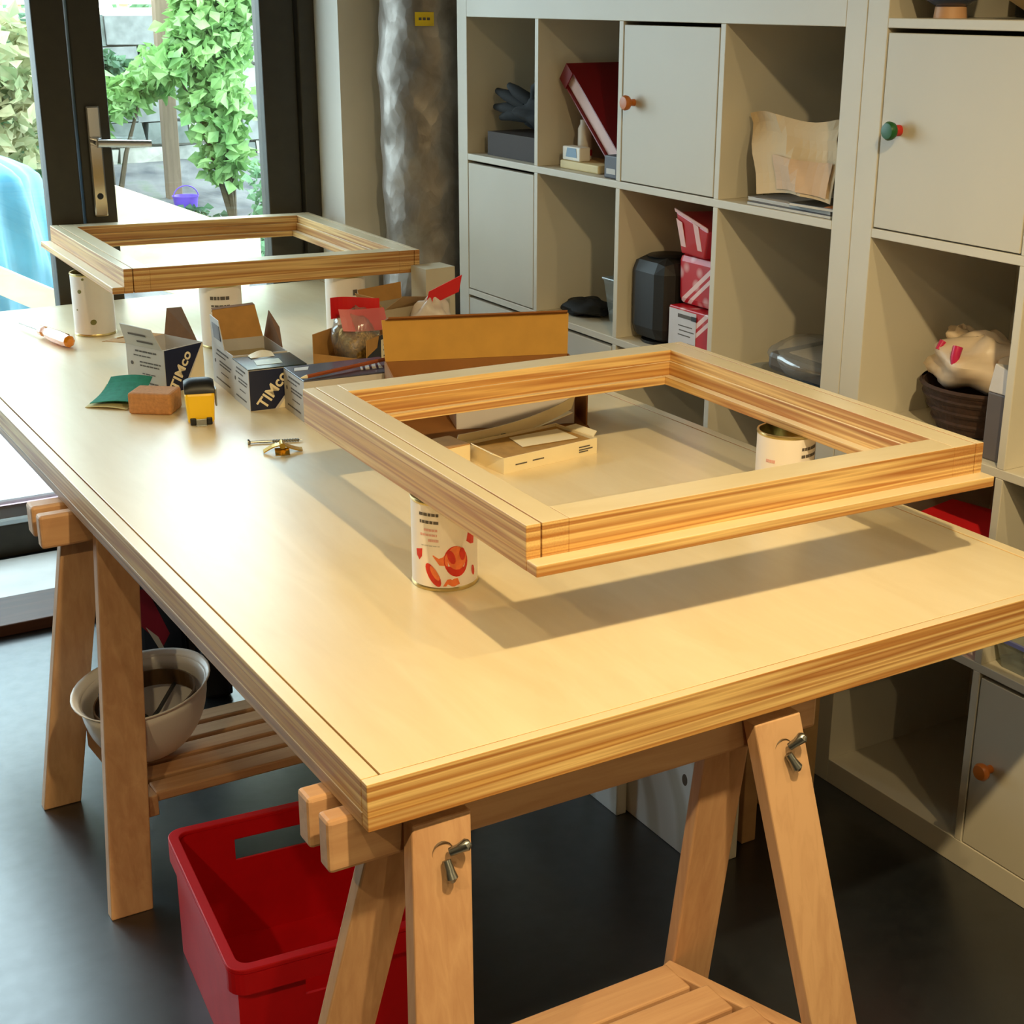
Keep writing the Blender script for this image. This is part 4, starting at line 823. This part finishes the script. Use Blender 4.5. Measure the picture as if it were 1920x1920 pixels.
obj('tub_shell', MB().hexa([(1, 1, 0), (17, 1, 0), (17, 13.5, 0), (1, 13.5, 0), (0, 0, 5.2), (18, 0, 5.2), (18, 14.6, 5.2), (0, 14.6, 5.2)]), pc_, tub); obj('tub_rim', ring(rrect(-.3, 18.3, -.3, 14.9, 1.5), rrect(.2, 17.8, .2, 14.4, 1.2), 5.1, 5.8), plain('blue_rim', (96, 102, 160), rough=.3), tub); obj('tub_contents', blob(9, 7.2, 1.9, 7.2, 5.6, 1.7, 71, .1), plain('cream_contents', (196, 172, 140), rough=.6), tub, smooth=True)

# ------------------------------------------------------------------ garden beyond the glass
def soil():
    M, nt, b = new_mat('garden_soil')
    v = coords(nt); n = N(nt, 'ShaderNodeTexNoise', Scale=7.0, Detail=8.0); nt.links.new(v, n.inputs['Vector'])
    nt.links.new(ramp(nt, n.outputs['Fac'], [(.3, lin((70, 70, 72))), (.6, lin((112, 110, 108))), (.8, lin((86, 104, 70)))]), b.inputs['Base Color']); b.inputs['Roughness'].default_value = .95
    return M
rnd = random.Random(11)
gh = [[rnd.uniform(-2, 2) for _ in range(20)] for _ in range(20)]
def ground(u, v):
    x = -420+900*u; y = 222+420*v; i, j = min(18, int(u*18)), min(18, int(v*18))
    z = (0 if y < 330 else (y-330)*.24)+(gh[i][j] if y > 330 else 0)-.6
    return (x, y, z)
gr = obj('garden_ground', MB().grid(ground, 18, 24), soil()); struct(gr)
pv = thing('paving_slab', 'bright white paving slab on the ground outside the glazed door', 'slab', (-150, 224, 0))
obj('slab', MB().box(-110, 60, 0, 78, 0, 11), plain('white_stone', (236, 234, 236), rough=.8, var=.04), pv, bevel=.8); obj('slab_edge', MB().box(-110, 60, -1.5, 0, 4.0, 9.5), plain('pink_grey_edge', (196, 164, 176), rough=.8), pv)
# rubble wall: courses of separate stones
stm = [plain('grey_stone_%d' % i, c, rough=.9, var=.22, scale=18, bump=.6) for i, c in enumerate(((150, 150, 142), (128, 130, 126), (172, 168, 156), (112, 118, 112)))]
rw_ = thing('stone_wall', 'old grey rubble stone wall at the end of the garden', 'wall', (0, 600, 40))
obj('wall_core', MB().box(-210, 230, 8, 40, -20, 92), plain('lime_mortar', (164, 160, 148), rough=.95, var=.15, scale=14), rw_)
rnd = random.Random(5); z = -10
while z < 90:
    hh = rnd.uniform(10, 16); x = -205+rnd.uniform(0, 12)
    while x < 225:
        ww = rnd.uniform(15, 34); a, b = x+.8, x+ww-.8; j = lambda s=1.4: rnd.uniform(-s, s); f = rnd.uniform(0, 3.5)
        obj('stone', MB().hexa([(a+j(), f, z+.7+j(.8)), (b+j(), f, z+.7+j(.8)), (b, 12, z+.7), (a, 12, z+.7), (a+j(), f+j(), z+hh-.7+j(.8)), (b+j(), f+j(), z+hh-.7+j(.8)), (b, 12, z+hh-.7), (a, 12, z+hh-.7)]), stm[rnd.randrange(4)], rw_)
        x += ww
    z += hh
fe = thing('slatted_screen', 'pale horizontal slatted timber screen above the stone wall', 'screen', (60, 652, 120))
lm = wood('pale_larch', (206, 178, 146), (232, 212, 186), 'X', rough=.7, dens=.4)  # pale timber, tone varying slightly along the grain
for i in range(12): obj('slat', MB().box(-130, 110, 0, 2.4, 6+9.0*i, 13.2+9.0*i), lm, fe)
for x in (-118, -60, -2, 56, 102): obj('post', MB().box(x, x+5, 2.5, 7, -60, 116), lm, fe)
po_ = thing('timber_post', 'weathered brown timber post standing in front of the stone wall', 'post', (47, 545, 48))
obj('post', MB().box(-3.6, 3.6, -3, 3, 0, 120), wood('weathered_post', (112, 92, 74), (146, 124, 102), 'Z', rough=.85), po_, bevel=.4); obj('post_cap', MB().hexa([(-4.2, -3.6, 120), (4.2, -3.6, 120), (4.2, 3.6, 120), (-4.2, 3.6, 120), (-1, -1, 124), (1, -1, 124), (1, 1, 124), (-1, 1, 124)]), lm, po_)
pu = thing('purple_bucket', 'purple plastic bucket at the foot of the timber post', 'bucket', (43.5, 516, 44.3))
pm = plain('purple_plastic', (118, 84, 206), rough=.35, var=.04)
obj('bucket_body', MB().lathe([(0, 0), (4.6, 0), (6.2, 11), (6.5, 11), (6.6, 11.6), (6.1, 11.6), (5.7, 10.8), (4.3, .6), (0, .6)], n=32), pm, pu, smooth=True); obj('bucket_handle', MB().tube([(6.3*math.cos(a), -1.0, 11+5.5*math.sin(a)) for a in [math.pi*k/12 for k in range(13)]], .3, 6), pm, pu)
# sawn timbers lying outside
saw = wood('sawn_timber', (226, 200, 152), (242, 224, 184), 'X', rough=.75, dens=.35)
def timber(label, a, b, wv, dv):
    a, b = Vector(a), Vector(b); t = thing('sawn_plank', label, 'plank', tuple(a), group=None); d = b-a; wv = Vector(wv); dv = Vector(dv)
    p = [Vector((0, 0, 0)), d, d+dv, dv]; obj('plank', MB().hexa([*p, *[q+wv for q in p]]), saw, t, bevel=.3); return t
timber('wide pale sawn plank sloping down behind the glass, right of the handle', (-62, 300, 62), (2, 318, 36), (0, 0, 32), (0, 4, 0))
timber('shorter pale sawn plank behind the wide one, outside the right-hand door', (-22, 330, 40), (14, 336, 52), (0, 0, 15), (0, 4, 0))
timber('pale sawn plank sloping down beside the blue tarpaulin', (-104, 318, 62), (-58, 296, 38), (0, 0, 10), (0, 5, 0))
tp_ = thing('tarpaulin', 'blue plastic tarpaulin draped over a heap outside the left door', 'tarpaulin', (-92, 345, 0))
def tarp(u, v):
    a = math.pi*(1.15*u-.08)+math.pi; zz = v**.8; r = 34-10*v**2.2+1.6*math.sin(26*u+3*v)+1.0*math.sin(41*u-5*v)
    top = 1-max(0, v-.86)/.14
    r *= top
    return (r*1.05*math.cos(a*1.0), r*.8*math.sin(a), 100*min(zz, .97)+3*math.sin(9*u)*v)
def tarp2(u, v):
    a = 2*math.pi*u; r = (33-11*v**2+1.7*math.sin(9*a+4*v)*(.4+v)+1.2*math.sin(17*a-3*v))*(1 if v < .85 else max(0.02, 1-((v-.85)/.15)**2))
    return (r*1.02*math.cos(a), r*.7*math.sin(a), 101*(v**.85)+2.5*math.cos(a-.5)*v*0)
obj('sheet', MB().grid(tarp2, 90, 30), plain('blue_tarpaulin', (88, 150, 176), rough=.3, var=.25, scale=5), tp_, smooth=True); obj('rope', MB().tube([(37*1.02*math.cos(a), 37*.7*math.sin(a), 30+2*math.sin(3*a)) for a in [2*math.pi*k/40 for k in range(41)]], .7, 6), plain('grey_rope', (150, 150, 150), rough=.8), tp_)

# shrubs and a climber: each its own stems and a leaf mass
def leafmat(name, a, b_, trans=.35):
    M, nt, b = new_mat(name)
    oi = N(nt, 'ShaderNodeTexNoise', Scale=9.0, Detail=3.0); nt.links.new(coords(nt), oi.inputs['Vector'])
    col = ramp(nt, oi.outputs['Fac'], [(.35, lin(a)), (.65, lin(b_))]); nt.links.new(col, b.inputs['Base Color']); b.inputs['Roughness'].default_value = .5
    t = N(nt, 'ShaderNodeBsdfTranslucent'); nt.links.new(col, t.inputs[0]); mx = N(nt, 'ShaderNodeMixShader'); mx.inputs[0].default_value = trans
    nt.links.new(b.outputs[0], mx.inputs[1]); nt.links.new(t.outputs[0], mx.inputs[2]); nt.links.new(mx.outputs[0], nt.nodes['Material Output'].inputs['Surface']); return M
def leaves(blobs, n, size, seed):
    rnd = random.Random(seed); q = MB(); tot = sum(b[3]*b[4]*b[5] for b in blobs)
    for (cx, cy, cz, rx, ry, rz_) in blobs:
        for _ in range(max(8, int(n*rx*ry*rz_/tot))):
            while True:
                p = Vector((rnd.uniform(-1, 1), rnd.uniform(-1, 1), rnd.uniform(-1, 1)))
                if .3 < p.length < 1: break
            c = Vector((cx+p.x*rx, cy+p.y*ry, cz+p.z*rz_)); d = Vector((rnd.gauss(0, 1), rnd.gauss(0, 1), rnd.gauss(-.3, .7))).normalized(); u = d.cross(Vector((rnd.gauss(0, 1), rnd.gauss(0, 1), rnd.gauss(0, 1)))).normalized()
            nrm = d.cross(u); L = size*rnd.uniform(.7, 1.5); W = L*rnd.uniform(.28, .42)
            o = len(q.v); q.v += [tuple(c), tuple(c+d*L*.5+u*W+nrm*W*.3), tuple(c+d*L-nrm*L*.12), tuple(c+d*L*.5-u*W+nrm*W*.3)]; q.f += [(o, o+1, o+2), (o, o+2, o+3)]; q.mi += [0, 0]
    return q
bark = plain('bark', (92, 78, 60), rough=.9, var=.2, scale=40)
def shrub(label, base, blobs, n, size, M, seed, name='shrub', cat='shrub'):
    t = thing(name, label, cat, base, group=None)
    for (cx, cy, cz, rx, ry, rz_) in blobs[:5]:
        obj('stem', MB().tube([(0, 0, 0), (cx*.4, cy*.4, cz*.5), (cx, cy, cz)], [1.6, 1.1, .4], 6), bark, t)
    f = mesh('foliage', leaves(blobs, n, size, seed)); o = obj('foliage', f, M, t); o['kind'] = 'stuff'; return t
lg = leafmat('bright_leaf', (112, 156, 88), (160, 194, 122)); mg_ = leafmat('mid_leaf', (92, 130, 94), (140, 174, 132)); yg = leafmat('yellow_leaf', (146, 162, 116), (190, 182, 142)); dg = leafmat('deep_leaf', (58, 92, 66), (100, 138, 102))
shrub('bright green climber hanging over the top right of the garden view', (62, 500, 42), [(-8, 0, 88, 20, 18, 22), (-6, -6, 60, 16, 14, 22), (4, 0, 110, 30, 18, 18), (-26, -4, 78, 18, 12, 9), (-4, -4, 36, 12, 12, 16)], 2600, 6.5, lg, 1)
shrub('leafy green bush right of the purple bucket', (76, 462, 36), [(0, 0, 12, 22, 14, 14), (-8, -8, 30, 14, 10, 14), (10, 0, 42, 16, 12, 20), (-20, -6, 4, 12, 10, 7)], 1500, 5.0, mg_, 2)
shrub('mid green branch with drooping leaves left of the timber post', (10, 522, 44), [(0, 0, 58, 22, 12, 8), (-12, 0, 46, 12, 10, 12), (18, -4, 66, 14, 10, 8), (-20, 0, 66, 12, 10, 10)], 900, 6.5, lg, 3)
shrub('dark green ivy on top of the wall below the slatted screen', (16, 578, 92), [(-14, 0, 20, 18, 8, 14), (8, 0, 22, 14, 8, 10), (-26, 0, 34, 12, 8, 12), (-10, 0, 48, 8, 6, 6)], 900, 6.0, dg, 4)
shrub('yellow green shrub filling the garden view left of the door stile', (-62, 470, 33), [(-10, 0, 60, 40, 24, 44), (10, -10, 90, 30, 20, 26), (-40, 0, 92, 34, 20, 34), (-10, -20, 30, 30, 20, 20)], 3000, 7.0, yg, 5)
shrub('pale green shrub behind the yellow one', (-40, 520, 44), [(-20, 0, 50, 46, 18, 50), (-60, 0, 70, 40, 18, 50), (10, 0, 20, 20, 14, 20)], 2200, 7.0, mg_, 6)
shrub('low plants along the foot of the stone wall', (14, 500, 38), [(-10, 0, 5, 24, 10, 6), (26, 10, 6, 20, 12, 8), (-36, 0, 4, 16, 10, 5)], 700, 4.5, dg, 7, 'low_plants', 'plants')
tree = thing('garden_tree', 'tall leafy tree behind the slatted screen', 'tree', (40, 760, 40))
obj('trunk', MB().tube([(0, 0, 0), (4, 0, 80), (0, 4, 170)], [9, 7, 3], 10), bark, tree)
fo = obj('foliage', mesh('foliage', leaves([(0, 0, 190, 150, 50, 90), (-140, 0, 170, 120, 50, 110), (120, 0, 160, 100, 50, 90)], 5000, 11, 8)), mg_, tree); fo['kind'] = 'stuff'
